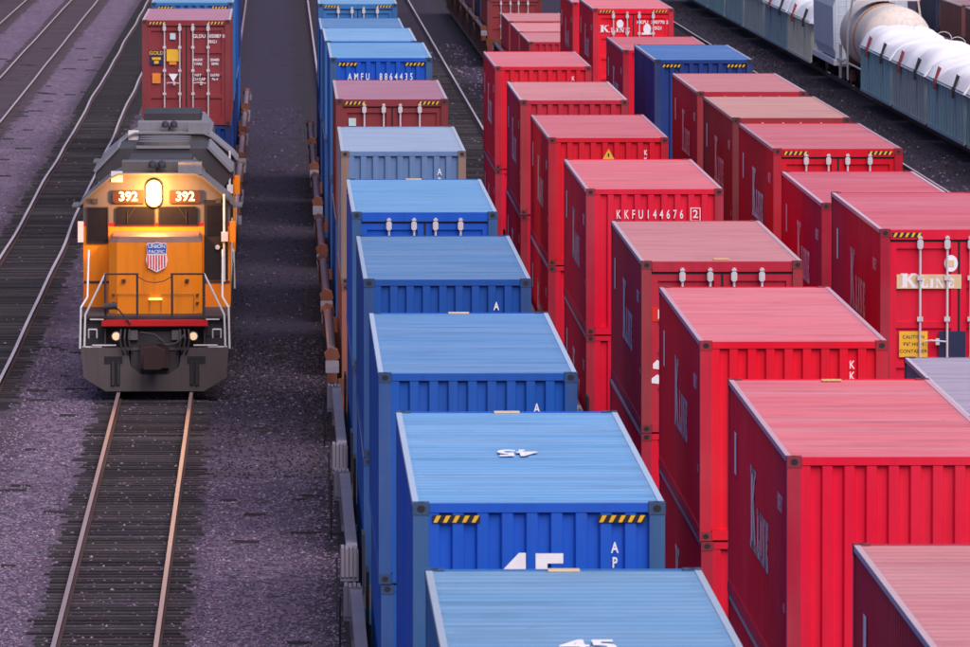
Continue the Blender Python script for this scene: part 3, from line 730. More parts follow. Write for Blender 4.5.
m = T['T1']; Yd = -CL / 2 + .03; lettering(m, 'GLDU 505087 0', .13, .62, h - .45, Y=-CL / 2 + .022, bold=.015); lettering(m, '45G1', .12, .72, h - .60, Y=-CL / 2 + .022, bold=.015)
decal(m, -.82, h - 1.03, .37, .40, NAVY, Yd); lettering(m, 'GOLD', .14, -.82, h - .91, YELLOW, .02, Y=-CL / 2 + .022); decal(m, -.82, h - 1.06, .24, .07, YELLOW, -CL / 2 + .026); decal(m, -.82, h - 1.16, .12, .08, YELLOW, -CL / 2 + .026)
decal(m, -.37, h - .97, .34, .33, YELLOW, Yd); decal(m, -.37, h - 1.19, .20, .08, ORANGE, Yd); decal(m, -.82, h - 1.60, .23, .28, ORANGE, Yd); decal(m, -.37, h - .45, .15, .17, flat('pale sticker', (.5, .68, .7)), Yd)
b = MB(); b.face([(-.13, 0, .1), (.13, 0, .1), (0, 0, -.12)]); pm('worn_marking', b, m, WHITE, loc=(-.36, -CL / 2 + .026, h - 1.58))
for i, (s, x) in enumerate((('MGW', .32), ('TARE', .32), ('NET', .32), ('CU.CAP', .35))):
    zz = h - 1.10 - .11 * (i % 2) - (.42 if i > 1 else 0); lettering(m, s, .10, x, zz, Y=-CL / 2 + .022, bold=.015); lettering(m, ('30480', '3890', '26590', '76.4')[i], .10, .78, zz, Y=-CL / 2 + .022, bold=.015)

# ------------------------------------------------------------------ locomotives
L_YEL = paint('loco yellow', (0.90, 0.255, 0.008), 0.45, .08, .42, .3)
L_GREY = paint('loco grey', (0.12, 0.105, 0.10), 0.45, .2, .4, .2)
L_LGREY = paint('loco light grey roof', (0.21, 0.20, 0.22), 0.45, .2, .4, .2)
L_DARK = paint('loco dark steel', (0.045, 0.04, 0.045), 0.6, .15, .35, .4)
L_PILOT = paint('pilot grey', (0.090, 0.070, 0.068), 0.6, .2, .45, .5)
L_RED = flat('loco red', (0.62, 0.01, 0.012), .4)
L_WHITE = flat('grab iron white', (0.78, 0.74, 0.72), .5)
L_GLASS = flat('cab glass', (0.015, 0.014, 0.018), .08)
def locomotive(y0, label, lead=True):
    t = thing('locomotive', label, 'locomotive', (XT0, y0, 0))
    LEN = 20.4
    # local: y=0 at pilot face, +y to the rear
    pl = [(-1.53, 1.12), (-.56, 1.12), (-.50, .72), (-.28, .56), (.28, .56), (.50, .72), (.56, 1.12), (1.53, 1.12), (1.48, .50), (1.02, .215), (-1.02, .215), (-1.48, .50)]
    b = MB(); b.prism(pl, 0, .10); b.box(-1.53, 1.53, .10, .5, 1.06, 1.115); p = pm('pilot', b, t, L_PILOT)
    for s in (-1, 1):
        b = MB(); b.box(s * .86 - .19, s * .86 + .19, -.004, .003, .78, .94); b.box(s * .82 - .10, s * .82 + .10, -.005, .003, .32, .78); pm('uncoupling_slot', b, p, BLACK)
        b = MB(); b.tube((s * .87, -.02, .34), (s * .87, -.02, .84), .03, 6); b.tube((s * .76, -.02, .36), (s * .76, -.02, .84), .022, 6); pm('brake_hose', b, p, L_DARK)
    b = MB(); b.box(-.5, .5, .12, .4, .56, 1.45); b.box(-1.52, 1.52, .42, .50, 1.1, 1.70); pm('end_plate', b, t, L_DARK)
    b = MB(); b.box(-.16, .16, -.62, .3, .80, 1.10); b.prism([(-.22, .72), (.12, .72), (.22, .80), (.22, 1.12), (.02, 1.20), (-.22, 1.16)], -.78, -.50); b.box(-.3, .3, -.06, .14, .70, 1.2); pm('coupler', b, t, paint('coupler rust', (.045, .022, .022), .7, .1, .3, .5))
    b = MB(); b.path([(.05, -.1, 1.28), (.25, -.18, 1.18), (.45, -.16, 1.22), (.62, -.05, 1.40)], .025); b.path([(-.3, -.05, 1.44), (0, -.14, 1.40), (.2, -.16, 1.24)], .022); pm('air_hose', b, t, L_DARK)
    pm('anticlimber', MB().box(-1.10, 1.10, -.04, .30, 1.57, 1.69), t, L_RED)
    b = MB(); b.box(-1.54, 1.54, .30, LEN - .3, 1.70, 1.76); b.box(-.55, .55, .4, LEN - .4, .95, 1.695); b.box(-1.54, -1.50, .55, LEN - .6, 1.30, 1.70); b.box(1.50, 1.54, .55, LEN - .6, 1.30, 1.70); pm('platform', b, t, L_DARK)
    for s in (-1, 1):
        b = MB()
        for k in range(3): b.box(s * 1.28 - .24, s * 1.28 + .24, .12 + .14 * k, .32 + .14 * k, .62 + .36 * k, .66 + .36 * k)
        b.box(s * 1.03 - .015, s * 1.03 + .015, .1, .6, .55, 1.69); pm('step_well', b, t, L_DARK)
        b = MB(); b.box(s * 1.30 - .20, s * 1.30 + .20, .02, .06, 1.125, 1.15); b.box(s * 1.05 - .25, s * 1.05 + .25, .0, .03, 1.16, 1.185); b.box(s * 1.20 - .14, s * 1.20 + .14, -.06, .0, 1.70, 1.72); pm('step_edge', b, t, L_WHITE)
        b = MB(); b.path([(s * 1.20, .05, 1.32), (s * 1.20, .0, 1.50), (s * 1.37, .0, 1.50), (s * 1.37, .05, 1.32)], .016); pm('grab_iron', b, t, L_WHITE)
        d = pm('ditch_light', MB().tube((s * .80, .10, 1.36), (s * .80, -.03, 1.36), .10, 16), t, L_GREY)
        pm('lens', MB().tube((s * .80, -.034, 1.36), (s * .80, -.045, 1.36), .082, 16), d, emit('ditch lens', (1.0, .70, .42), .25) if lead else L_GLASS)
        # corner handrails: white posts that angle in over the pilot
        b = MB(); b.path([(s * 1.55, .02, 1.10), (s * 1.53, .05, 1.95), (s * 1.40, .35, 2.15), (s * 1.40, 1.7, 3.05)], .022)
        pm('corner_handrail', b, t, L_WHITE)
        b = MB(); b.path([(s * 1.46, .02, 1.14), (s * 1.44, .03, 1.80), (s * 1.02, .0, 2.66)], .022); pm('step_handrail', b, t, L_WHITE)
        b = MB(); b.tube((s * 1.02, .0, 1.72), (s * 1.02, 0, 2.66), .026, 8); b.tube((s * .36, 0, 1.72), (s * .36, 0, 2.64), .024, 8); b.tube((s * 1.02, 0, 2.65), (s * .33, 0, 2.65), .020, 8); pm('end_railing', b, t, L_DARK)
    b = MB(); b.path([(-.36, 0, 2.60), (-.18, .0, 2.50), (0, 0, 2.47), (.18, 0, 2.50), (.36, 0, 2.60)], .010, 5); pm('chain', b, t, L_DARK)
    b = MB(); b.tube((-.78, -.10, 2.00), (-1.05, -.10, 1.98), .07, 10); b.path([(-.98, -.1, 2.0), (-.75, -.08, 1.92), (-.5, -.06, 1.62)], .02); pm('cable_plug', b, t, L_DARK)
    # short hood with a creased nose
    NP = [(-.97, 1.55), (-.97, 1.28), (-.80, 1.13), (0, 1.05), (.80, 1.13), (.97, 1.28), (.97, 1.55), (.97, 3.56), (-.97, 3.56)]
    b = MB(); b.prism(NP, 1.76, 3.24, 'z'); n_ = pm('short_hood', b, t, L_YEL)
    b = MB(); b.v = []; i = 0
    base = NP; top = [(x * .93, y + (.12 if y < 2 else 0)) for x, y in NP]
    b.v = [(x, y, 3.24) for x, y in base] + [(x, y, 3.36) for x, y in top]; k = len(base)
    for j in range(k): b.f.append([j, (j + 1) % k, k + (j + 1) % k, k + j]); b.m.append(0)
    b.f.append(list(range(k, 2 * k))); b.m.append(0); pm('hood_top', b, n_, paint('nose top brown', (.20, .10, .075), .5, .2, .4, .2))
    for s in (-1, 1):
        b = MB(); b.box(s * .66 - .04, s * .66 + .04, 1.06, 1.14, 2.42, 2.48); pm('hinge', b, n_, L_DARK)
    for s in (-1, 1):
        b = MB()
        for zz in (1.98, 2.15): b.box(s * .88 - .03, s * .88 + .03, 1.12, 1.20, zz, zz + .02)
        b.path([(s * .80, 1.105, 1.80), (s * .80, 1.105, 2.16), (s * .12, 1.03, 2.16), (s * .12, 1.03, 1.80)], .006, 4); pm('hood_door_seam', b, n_, L_DARK)
    pm('nose_light', MB().box(-.14, .14, 1.0, 1.06, 2.05, 2.09), n_, emit('nose lamp', (1.0, .55, .16), 1.5) if lead else YELLOW)
    b = MB(); b.path([(-.62, 1.14, 1.80), (-.62, 1.14, 3.20)], .006, 4); b.path([(.62, 1.14, 1.80), (.62, 1.14, 3.20)], .006, 4); pm('hood_seam', b, n_, L_DARK)
    for s in (-1, 1):
        b = MB()
        for k in range(3): b.path([(s * (.52 + .09 * k), .0, 1.50), (s * (.54 + .09 * k), -.12, 1.30), (s * (.50 + .09 * k), -.10, 1.08), (s * (.46 + .09 * k), .0, .98)], .02, 5)
        pm('brake_hose', b, t, L_DARK)
        b = MB(); b.box(s * .45 - .1, s * .45 + .1, .02, .12, 1.28, 1.48); pm('bracket', b, t, L_GREY)
    # railroad shield
    sh = [(-.25, .30), (-.20, .34), (-.12, .325), (0, .35), (.12, .325), (.20, .34), (.25, .30), (.235, .1), (.26, -.05), (.22, -.22), (0, -.33), (-.22, -.22), (-.26, -.05), (-.235, .1)]
    sh = [(x * .86, z * .92) for x, z in sh]
    b = MB(); b.prism(sh, 0, .012); shd = pm('shield', b, t, WHITE, loc=(.03, 1.012, 2.93))
    b = MB(); b.prism([(x * .95, z * .95) for x, z in sh if z > .05] , -.006, .001); pm('shield_top', b, shd, BLUED)
    for k in range(7):
        x = -.197 + k * .058; zb = -.19 - .09 * (1 - abs(x + .015) / .22)
        pm('shield_stripe', MB().box(x, x + .029, -.006, .001, zb + .01, .06), shd, REDD)
    part('lettering', text_mesh('UNION', .108, WHITE, .02), shd, loc=(0, -.010, .235), rot=FRONT); part('lettering', text_mesh('PACIFIC', .098, WHITE, .02), shd, loc=(0, -.010, .125), rot=FRONT)
    # cab
    CF, CB = 3.40, 6.10
    cp = [(-1.55, 1.76), (1.55, 1.76), (1.55, 3.95), (1.50, 4.02), (.98, 4.46), (.80, 4.54), (-.80, 4.54), (-.98, 4.46), (-1.50, 4.02), (-1.55, 3.95)]
    low = [(-1.55, 1.76), (1.55, 1.76), (1.55, 3.47), (-1.55, 3.47)]
    up = [(-1.55, 3.54), (1.55, 3.54)] + cp[2:]
    b = MB(); b.prism(low, CF, CB); cab = pm('cab', b, t, L_YEL)
    pm('red_stripe', MB().box(-1.553, 1.553, CF - .004, CB + .003, 3.468, 3.542), cab, L_RED)
    b = MB(); b.prism(up, CF, CB); pm('cab_upper', b, cab, L_GREY)
    rf = [(1.62, 3.93), (1.52, 4.06), (.99, 4.50), (.80, 4.585), (-.80, 4.585), (-.99, 4.50), (-1.52, 4.06), (-1.62, 3.93), (-1.57, 3.93), (-1.50, 4.025), (-.98, 4.463), (-.80, 4.543), (.80, 4.543), (.98, 4.463), (1.50, 4.025), (1.57, 3.93)]
    b = MB(); b.prism(rf, CF - .10, CB + .05); pm('cab_roof', b, cab, L_GREY if lead else L_LGREY)
    for s in (-1, 1):
        b = MB(); b.prism([(s * .05, 3.50), (s * .86, 3.50), (s * .86, 3.82), (s * .80, 3.86), (s * .05, 3.86)], CF - .012, CF + .004); ww = pm('windshield', b, cab, L_GLASS)
        b = MB(); b.path([(s * .035, CF - .014, 3.485), (s * .875, CF - .014, 3.485), (s * .875, CF - .014, 3.83), (s * .81, CF - .014, 3.875), (s * .035, CF - .014, 3.875), (s * .035, CF - .014, 3.485)], .014, 4); pm('window_gasket', b, ww, BLACK)
        nb = pm('number_board', MB().prism([(s * .27, 3.95), (s * .88, 3.95), (s * .93, 4.0), (s * .93, 4.17), (s * .88, 4.22), (s * .27, 4.22)], CF - .07, CF + .002), cab, paint('number board brown', (.06, .022, .016), .5, .1, .2, .1))
        part('lettering', text_mesh('392', .27, emit('number board figures', (1.0, .78, .50), .75) if lead else WHITE, .025), nb, loc=(s * .60, CF - .078, 4.09), rot=FRONT)
    # engineer's front window on the left, open door on the right
    b = MB(); b.prism([(-1.46, 3.16), (-1.42, 3.10), (-1.08, 3.10), (-1.04, 3.16), (-1.04, 3.80), (-1.08, 3.86), (-1.42, 3.86), (-1.46, 3.80)], CF - .014, CF + .003); ww = pm('front_window', b, cab, L_GLASS)
    b = MB(); b.path([(-1.47, CF - .016, 3.12), (-1.03, CF - .016, 3.12), (-1.03, CF - .016, 3.86), (-1.47, CF - .016, 3.86), (-1.47, CF - .016, 3.12)], .018, 4); pm('window_gasket', b, ww, BLACK)
    dr = pm('front_door', MB().box(1.00, 1.50, CF - .02, CF + .003, 2.33, 4.02), cab, paint('open doorway', (.012, .010, .011), .6, .1, .2, .2))
    pm('door_pane', MB().box(1.06, 1.43, CF - .024, CF - .018, 3.25, 3.90), dr, L_GLASS)
    pm('door_handle', MB().tube((1.28, CF - .02, 3.02), (1.28, CF - .07, 3.02), .05, 10), dr, L_WHITE)
    pm('lower_panel', MB().box(-1.54, 1.54, CF - .010, CF - .002, 2.26, 2.31), cab, L_DARK)
    for s in (-1, 1):
        sw = pm('side_window', MB().box(s * 1.548, s * 1.562, CF + .5, CF + 2.1, 3.05, 3.80), cab, L_GLASS)
        pm('side_mirror', MB().box(s * 1.60 - .06, s * 1.60 + .06, CF - .25, CF - .18, 3.14, 3.58), cab, L_WHITE if s < 0 else L_YEL)
        pm('sunshade', MB().box(min(s * 1.56, s * 1.80), max(s * 1.56, s * 1.80), CF + .4, CF + 2.2, 3.84, 3.87), cab, L_GREY)
    b = MB(); b.path([(1.42, CF - .12, 2.3), (1.42, CF - .12, 4.15)], .025); b.box(1.36, 1.50, CF - .2, CF - .08, 3.15, 3.35); pm('door_grab', b, cab, L_WHITE)
    for s in (-1, 1):
        b = MB(); b.path([(s * .45, CF - .03, 3.88), (s * .62, CF - .03, 3.62)], .010, 4); b.path([(s * .62, CF - .03, 3.80), (s * .62, CF - .03, 3.52)], .012, 4); pm('wiper', b, cab, BLACK)
        b = MB(); b.box(s * 1.30 - .06, s * 1.30 + .06, CF - .05, CF, 3.95, 4.05); pm('class_light', b, cab, L_DARK)
    # headlight
    hb = pm('headlight', MB().prism([(-.06 + .17 * math.cos(a_), 4.06 - .02 + .17 * math.sin(a_)) for a_ in [math.pi + k * math.pi / 8 for k in range(9)]] + [(-.06 + .17 * math.cos(a_), 4.26 + .02 + .17 * math.sin(a_)) for a_ in [k * math.pi / 8 for k in range(9)]], CF - .10, CF + .02), cab, L_GREY)
    for zz in (4.06, 4.26):
        pm('lens', MB().tube((-.06, CF - .105, zz), (-.06, CF - .14, zz), .145, 20), hb, emit('headlight beam', (1.0, .72, .34), 25.0) if lead else L_GLASS)
    if lead:
        ld = bpy.data.lights.new('headlight_lamp', 'POINT'); ld.energy = 260; ld.color = (1.0, .42, .09); ld.shadow_soft_size = .10
        lo_ = bpy.data.objects.new('headlight_lamp', ld); link(lo_, hb); lo_.location = (-.06, CF - .62, 4.18)
        ld = bpy.data.lights.new('headlight_spot', 'SPOT'); ld.energy = 150; ld.color = (1.0, .55, .20); ld.spot_size = R(24); ld.spot_blend = .8; ld.shadow_soft_size = .15
        lo_ = bpy.data.objects.new('headlight_spot', ld); link(lo_, hb); lo_.location = (-.06, CF - .30, 4.18); lo_.rotation_euler = (R(87), 0, math.pi)
    # roof gear
    b = MB(); b.box(-.75, .75, CF + .9, CF + 2.0, 4.59, 4.78); pm('air_conditioner', b, cab, L_GREY if lead else L_LGREY)
    b = MB(); b.tube((-.1, CF + .3, 4.70), (-.1, CF + .7, 4.74), .03, 8, .09); b.tube((.1, CF + .3, 4.70), (.1, CF + .8, 4.74), .03, 8, .09); b.tube((0, CF + .5, 4.58), (0, CF + .5, 4.72), .03); b.box(-.2, .2, CF + .45, CF + .55, 4.68, 4.71); pm('horn', b, cab, L_DARK)
    pm('roof_box', MB().box(-.96, -.72, CF - .02, CF + .2, 4.40, 4.62), cab, L_WHITE)
    b = MB(); b.box(.45, .95, CF + .15, CF + .7, 4.55, 4.80); pm('antenna_base', b, cab, L_LGREY)
    # long hood
    hd = [(-.92, 1.76), (.92, 1.76), (.92, 4.20), (.70, 4.44), (-.70, 4.44), (-.92, 4.20)]
    b = MB(); b.prism(hd, CB + .02, LEN - 1.6); lh = pm('long_hood', b, t, L_YEL)
    pm('hood_roof', MB().prism([(.94, 4.19), (.71, 4.47), (-.71, 4.47), (-.94, 4.19), (-.90, 4.19), (-.69, 4.42), (.69, 4.42), (.90, 4.19)], CB + .06, LEN - 1.58), lh, L_GREY if lead else L_LGREY)
    # flared radiators near the rear
    fl = [(-.93, 3.3), (-1.52, 4.02), (-1.50, 4.12), (-.98, 4.66), (.98, 4.66), (1.50, 4.12), (1.52, 4.02), (.93, 3.3)]
    if not lead: fl = [(x * .66, z if z < 4.2 else z - .16) for x, z in fl]
    b = MB(); b.prism(fl, LEN - 6.6, LEN - 2.6); rd = pm('radiator', b, lh, L_DARK)
    b = MB()
    for s in ((-1, 1) if lead else ()):
        b.prism([(s * 1.50, 4.13), (s * .98, 4.67), (s * 1.02, 4.72), (s * 1.56, 4.16)], LEN - 6.66, LEN - 2.55)
    b.box(-.6, .6, LEN - 6.64, LEN - 6.45, 4.662 if lead else 4.502, 4.72 if lead else 4.54); pm('radiator_edge', b, rd, L_LGREY)
    for k in range(3):
        b = MB(); b.tube((0, LEN - 6.0 + k * 1.35, 4.66 if lead else 4.5), (0, LEN - 6.0 + k * 1.35, 4.80 if lead else 4.6), .60, 20); pm('cooling_fan', b, rd, L_GREY)
    b = MB(); b.box(-.68, .68, CB + 2.6, CB + 6.2, 4.46, 4.82 if not lead else 4.62); pm('dynamic_brake_hatch', b, lh, L_DARK)
    b = MB(); b.box(-.3, .3, CB + 1.3, CB + 2.0, 4.46, 4.66); pm('exhaust_stack', b, lh, L_DARK)
    k = 0; y = CB + .5
    while y < LEN - 7.2:
        for s in (-1, 1): pm('hood_door', MB().box(min(s * .918, s * .94), max(s * .918, s * .94), y, y + .78, 1.95, 3.6), lh, L_YEL)
        y += .85
    # side handrails
    for s in (-1, 1):
        b = MB(); y = CB + .6
        while y < LEN - .6:
            b.tube((s * 1.50, y, 1.76), (s * 1.50, y, 2.80), .018, 6); y += 1.7
        b.tube((s * 1.50, CB + .6, 2.80), (s * 1.50, LEN - .7, 2.80), .018, 6); pm('side_handrail', b, t, L_WHITE)
    b = MB(); b.prism([(-1.30, 1.25), (1.30, 1.25), (1.38, .75), (1.0, .35), (-1.0, .35), (-1.38, .75)], LEN / 2 - 2.4, LEN / 2 + 2.4); pm('fuel_tank', b, t, L_DARK)
    for yc in (4.1, LEN - 4.1):
        b = MB()
        for s in (-1, 1): b.prism([(-2.3, .55), (-2.3, .85), (-1.6, .95), (-1.2, 1.15), (1.2, 1.15), (1.6, .95), (2.3, .85), (2.3, .55), (.5, .45), (-.5, .45)], s * 1.02 - .09, s * 1.02 + .09, 'x')
        b.box(-1.0, 1.0, -.3, .3, .6, 1.0); tr = pm('truck', b, t, L_DARK, loc=(0, yc, 0))
        for q in (-1.65, 0, 1.65):
            part('wheelset', cached('lwheel', lambda: MB().tube((-.8, 0, 0), (.8, 0, 0), .09, 8).tube((-.80, 0, 0), (-.69, 0, 0), .51, 24).tube((.69, 0, 0), (.80, 0, 0), .51, 24).mesh('wheelset', [STEELD])), tr, loc=(0, q, .192 + .51))
    b = MB(); b.box(-1.5, 1.5, LEN - .3, LEN - .2, .4, 1.7); b.box(-.15, .15, LEN - .2, LEN + .25, .85, 1.1); pm('rear_pilot', b, t, L_PILOT)
    return t
locomotive(180.0, 'orange lead locomotive numbered 392 with blazing headlight and railroad shield')
locomotive(201.2, 'second locomotive with pale grey roof coupled behind the lead locomotive', False)
well_car(XT0 + .03, 222.4, 235.6, 225, 233, 'empty low well car between the second locomotive and the maroon container', 'rust')

# ------------------------------------------------------------------ gondolas, hopper and tank car on the right
G_TEAL = paint('weathered teal', (0.23, 0.40, 0.43), .6, .35, .55, .3)
G_TEAL2 = paint('weathered blue teal', (0.27, 0.46, 0.50), .6, .35, .55, .3)
G_SLATE = paint('weathered slate', (0.36, 0.42, 0.43), .6, .35, .55, .35)
G_BLUE = paint('weathered grey blue', (0.25, 0.36, 0.43), .6, .35, .55, .25)
G_CREAM = paint('weathered cream', (0.588, 0.588, 0.504), .6, .3, .5, .3)
TARP = paint('white tarp', (0.86, 0.86, 0.88), .6, .05, .10, .0)
HOOKR = flat('dark red strap', (.22, .02, .025), .6)
def gondola(y0, y1, mat, label, cover=None):
    L = y1 - y0 - .9; t = thing('gondola_car', label, 'gondola', (XG, (y0 + y1) / 2, 0)); hl = L / 2; X = 1.5
    for s in (-1, 1):
        b = MB(); b.box(min(s * X, s * (X - .05)), max(s * X, s * (X - .05)), -hl, hl, .62, 2.36); b.box(min(s * X, s * (X + .07)), max(s * X, s * (X + .07)), -hl, hl, 2.26, 2.38); b.box(min(s * X, s * (X + .05)), max(s * X, s * (X + .05)), -hl, hl, .58, .70)
        pm('side_wall', b, t, mat)
        n = 13
        rib = cached(('rib', s), lambda: MB().box(min(s * X, s * (X + .055)), max(s * X, s * (X + .055)), -.07, .07, .70, 2.258).mesh('side_rib', [WHITE]))
        for k in range(n): part('side_rib', rib, t, mat, loc=(0, -hl + .25 + (L - .5) * k / (n - 1), 0))
    for s in (-1, 1): pm('end_wall', MB().box(-X + .06, X - .06, s * hl - .04, s * hl + .04, .95, 2.37), t, mat)
    pm('floor', MB().box(-X + .06, X - .06, -hl + .05, hl - .05, .95, 1.05), t, STEELD)
    for s in (-1, 1): truck(t, s * (hl - 2.2))
    if cover:
        rnd = random.Random(int(y0)); nx, ny = 12, 40; b = MB()
        hs = [rnd.uniform(-.14, .12) for _ in range(12)]
        for j in range(ny + 1):
            v = 0 if j == 0 else (1 if j == ny else (j - 1) / (ny - 2)); q = v * 3.999; i0 = int(q); f = q - i0; f = f * f * (3 - 2 * f); hh = hs[i0] * (1 - f) + hs[i0 + 1] * f
            for i in range(nx + 1):
                u = i / nx * 2 - 1
                z = 2.41 + (.64 + hh * 1.3 * (1 - .5 * u)) * (1 - abs(u) ** 4) + (.05 * math.sin(q * 4.1 + u * 3) + .03 * math.sin(q * 9.3 - u * 5) if abs(u) < .95 else 0)
                if j in (0, ny): z = 2.25
                b.v.append((u * (X + .09), -hl - .30 + (L + .60) * v, z if abs(u) < .99 else 2.30))
        for j in range(ny):
            for i in range(nx):
                a = j * (nx + 1) + i; b.f.append([a, a + 1, a + nx + 2, a + nx + 1]); b.m.append(0)
        o = thing('gondola_cover', cover, 'tarpaulin', (XG, (y0 + y1) / 2, 0)); pm('tarp', b, o, TARP, smooth=True)
        for k in range(2):
            yy = -hl + L * (.22 + .5 * k)
            b = MB(); b.box(-X - .17, -X - .10, yy - .22, yy + .22, 2.05, 2.42); b.prism([(-X - .14, 2.40), (-X - .06, 2.40), (-X + .10, 2.78), (-X + .0, 2.86)], yy - .12, yy + .12)
            pm('tie_down', b, o, HOOKR if k % 2 else BLACK)
        for k in range(2):
            yy = -hl + L * (.3 + .4 * k); b = MB(); b.path([(-.3 + .3 * math.cos(a_ * math.pi / 8) + .3, yy, 3.30 + .25 * math.sin(a_ * math.pi / 8)) for a_ in range(9)], .012, 5); pm('lifting_loop', b, o, GALV)
    return t
gondola(272.4, 289.8, G_TEAL, 'teal gondola car running off the right edge', 'white tarp on the gondola running off the right edge')
gondola(290.2, 307.6, G_TEAL2, 'teal gondola car with fine ribs, at the right edge', 'white lumpy tarp on the finely ribbed gondola at the right edge')
gondola(308.0, 325.2, G_SLATE, 'grey slate gondola between two teal ones', 'white lumpy tarp covering the grey slate gondola')
gondola(325.6, 342.8, G_TEAL2, 'teal gondola directly in front of the tank car', 'white tarp on the gondola next to the tank car')
gondola(374.6, 391.8, G_CREAM, 'cream gondola car beside the pale blue hopper', 'white tarp covering the cream gondola')
gondola(392.2, 410.4, G_BLUE, 'grey blue gondola behind the cream one', 'white tarp on the grey blue gondola behind the cream one')
gondola(410.8, 428.6, G_SLATE, 'grey gondola second behind the cream one')
gondola(429.0, 446.6, G_BLUE, 'grey blue gondola third behind the cream one')
gondola(447.0, 464.6, G_TEAL, 'teal grey gondola fourth behind the cream one')
gondola(465.0, 482.6, G_BLUE, 'farthest grey blue gondola at the top edge')
gondola(483.0, 500.6, G_SLATE, 'last grey gondola leaving the top edge of the picture')

def hopper(y0, y1):
    t = thing('hopper_car', 'pale blue white covered hopper between cream gondola and tank car', 'hopper', (XG, (y0 + y1) / 2, 0)); hl = (y1 - y0) / 2
    m = paint('pale hopper paint', (.50, .57, .64), .5, .3, .4, .2)
    b = MB(); b.prism([(-1.35, 1.25), (-1.52, 1.7), (-1.55, 3.4), (-1.3, 4.2), (-.7, 4.55), (.7, 4.55), (1.3, 4.2), (1.55, 3.4), (1.52, 1.7), (1.35, 1.25)], -hl + .9, hl - .9); pm('body', b, t, m)
    pm('roof_walk', MB().box(-.35, .35, -hl + 1, hl - 1, 4.56, 4.62), t, GALV)
    for s in (-1, 1):
        pm('side_sill', MB().box(s * 1.48 - .07, s * 1.48 + .07, -hl + .2, hl - .2, 1.02, 1.24), t, paint('hopper sill', (.72, .72, .76), .5, .1, .3, .1))
        b = MB(); yy = s * (hl - .35)
        for q in (-1, 1):
            b.tube((q * 1.46, yy, 1.0), (q * 1.46, yy, 4.1), .035, 6); b.tube((q * 1.0, yy, 1.1), (q * 1.0, yy, 4.1), .035, 6)
            for k in range(8): b.tube((q * 1.46, yy, 1.2 + k * .38), (q * 1.0, yy, 1.2 + k * .38), .02, 5)
        pm('ladder', b, t, m)
        b = MB(); b.prism([(s * (hl - .9), 3.0), (s * (hl - .2), 1.3), (s * (hl - .2), 1.1), (s * (hl - .9), 1.1)], -.15, .15, 'x'); b.box(-1.4, 1.4, s * (hl - .55) - .35, s * (hl - .55) + .35, 1.0, 1.12); pm('end_frame', b, t, m)
        truck(t, s * (hl - 1.9))
    for k in (-1, 0, 1):
        b = MB(); yy = k * 3.2; b.prism([(-1.3, 1.25), (1.3, 1.25), (.3, .55), (-.3, .55)], yy - 1.0, yy + 1.0); pm('discharge_chute', b, t, STEELD)
hopper(358.6, 373.6)

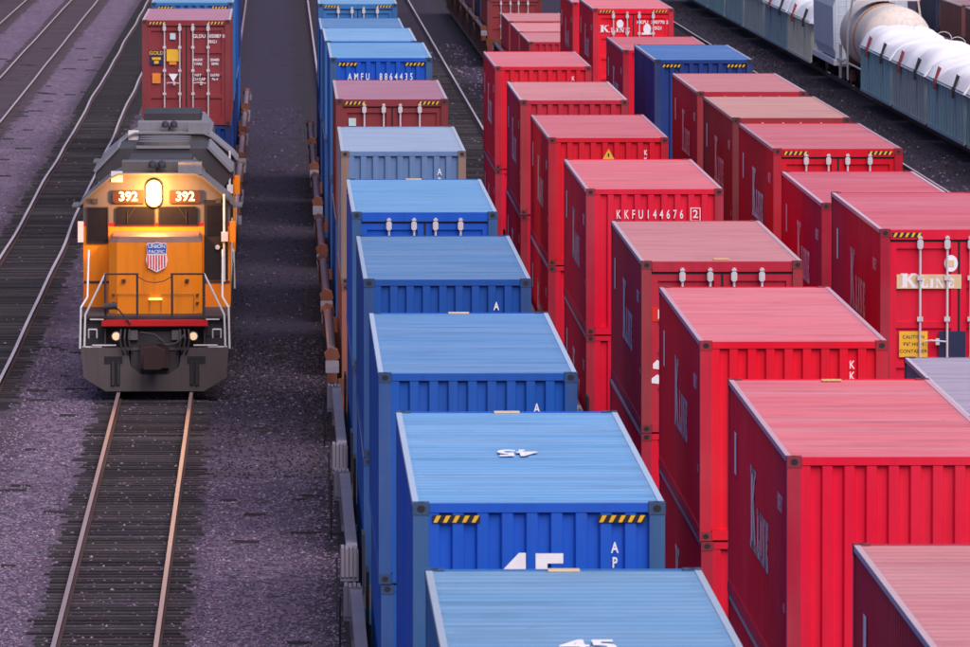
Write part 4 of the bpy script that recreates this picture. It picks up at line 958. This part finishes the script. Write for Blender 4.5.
def tank_car(y0, y1):
    t = thing('tank_car', 'cream tank car with orange bands behind the white tarps', 'tank car', (XG, (y0 + y1) / 2, 0)); hl = (y1 - y0) / 2
    m = paint('tank cream', (.66, .58, .51), .5, .35, .5, .3, rustcol=(.22, .12, .08)); om = paint('tank orange band', (.72, .27, .08), .5, .1, .3, .2)
    r, zc = 1.42, 2.42; prof = [(-hl + .05, 0.0), (-hl + .10, .45), (-hl + .24, .85), (-hl + .5, 1.2), (-hl + .8, 1.38), (-hl + 1.1, r), (hl - 1.1, r), (hl - .8, 1.38), (hl - .5, 1.2), (hl - .24, .85), (hl - .10, .45), (hl - .05, 0.0)]
    b = MB(); N = 40
    for y, q in prof: b.v += [(q * math.cos(2 * math.pi * k / N), y, zc + q * math.sin(2 * math.pi * k / N)) for k in range(N)]
    for j in range(len(prof) - 1):
        for k in range(N): b.f.append([j * N + k, j * N + (k + 1) % N, (j + 1) * N + (k + 1) % N, (j + 1) * N + k]); b.m.append(0)
    pm('tank_shell', b, t, m, smooth=True)
    for yy in (-hl + 5.2,):
        b = MB(); b.tube((0, yy - .45, zc), (0, yy + .45, zc), r + .012, N, caps=False); pm('orange_band', b, t, om)
    b = MB(); b.tube((0, -.8, 3.9), (0, .8, 3.9), .1); b.tube((0, 0, 3.9), (0, 0, 4.35), .55, 18); pm('valve_dome', b, t, BLACK)
    b = MB(); b.box(-1.3, 1.3, -1.5, 1.5, 3.92, 3.98); pm('walkway', b, t, GALV)
    b = MB()
    for sx in (-1, 1):
        for yy in (-1.5, 0, 1.5): b.tube((sx * 1.3, yy, 3.95), (sx * 1.3, yy, 4.95), .03, 6)
        for zz in (4.45, 4.95): b.tube((sx * 1.3, -1.5, zz), (sx * 1.3, 1.5, zz), .03, 6)
    pm('walkway_railing', b, t, om)
    for s in (-1, 1):
        b = MB(); yy = s * (hl - .25)
        b.box(-1.35, 1.35, yy - .2, yy + .2, 1.0, 1.1)
        for q in (-1, 1): b.tube((q * 1.35, yy, .55), (q * 1.35, yy, 1.9), .04, 6); b.tube((q * 1.35, yy - s * .7, .55), (q * 1.35, yy - s * .7, 1.9), .04, 6); b.tube((q * 1.35, yy, 1.9), (q * 1.35, yy - s * .7, 1.9), .04, 6)
        pm('end_platform', b, t, m)
        pm('saddle', MB().prism([(-1.1, 1.05), (1.1, 1.05), (1.25, 1.75), (.6, 1.28), (-.6, 1.28), (-1.25, 1.75)], s * (hl - 2.2) - .35, s * (hl - 2.2) + .35), t, paint('tank rust saddle', (.20, .10, .07), .7, .2, .4, .5))
        truck(t, s * (hl - 2.1), RUST)
    b = MB(); b.box(-.25, .25, -hl + .2, hl - .2, .85, 1.04); pm('centre_sill', b, t, STEELD)
    for q in (-1, 1):
        b = MB(); b.tube((q * 1.42, -hl + .4, 1.35), (q * 1.42, hl - .4, 1.35), .035, 6); pm('side_handrail', b, t, L_WHITE)
        b = MB()
        for yy in (-.25, .25): b.path([(q * 1.5, yy, .7), (q * 1.52, yy, 2.6), (q * 1.32, yy, 3.95)], .025, 5)
        pm('ladder', b, t, m)
tank_car(343.3, 358.2)

# rough weeds along the gondola track
def weeds():
    b = MB(); rnd = random.Random(11)
    for _ in range(1700):
        x = rnd.uniform(21.3, 22.9) if rnd.random() < .8 else rnd.uniform(26, 28); y = rnd.uniform(265, 500); s = rnd.uniform(.04, .12)
        for k in range(5):
            a = rnd.random() * 6.28; dx, dy = math.cos(a) * s * .5, math.sin(a) * s * .5; wx, wy = -math.sin(a) * .018, math.cos(a) * .018
            b.face([(x - wx, y - wy, 0), (x + wx, y + wy, 0), (x + dx, y + dy, s * rnd.uniform(.7, 1.3))])
    me = bpy.data.meshes.new('weeds'); me.from_pydata(b.v, [], b.f); me.materials.append(flat('dry weeds', (.045, .05, .05), .9)); return me
o = part('weeds', weeds(), None); tag(o, 'low dark weeds along the foot of the gondola cars', 'weeds'); o['kind'] = 'stuff'
for o in COL.objects:
    if 'height_m' in o: del o['height_m']
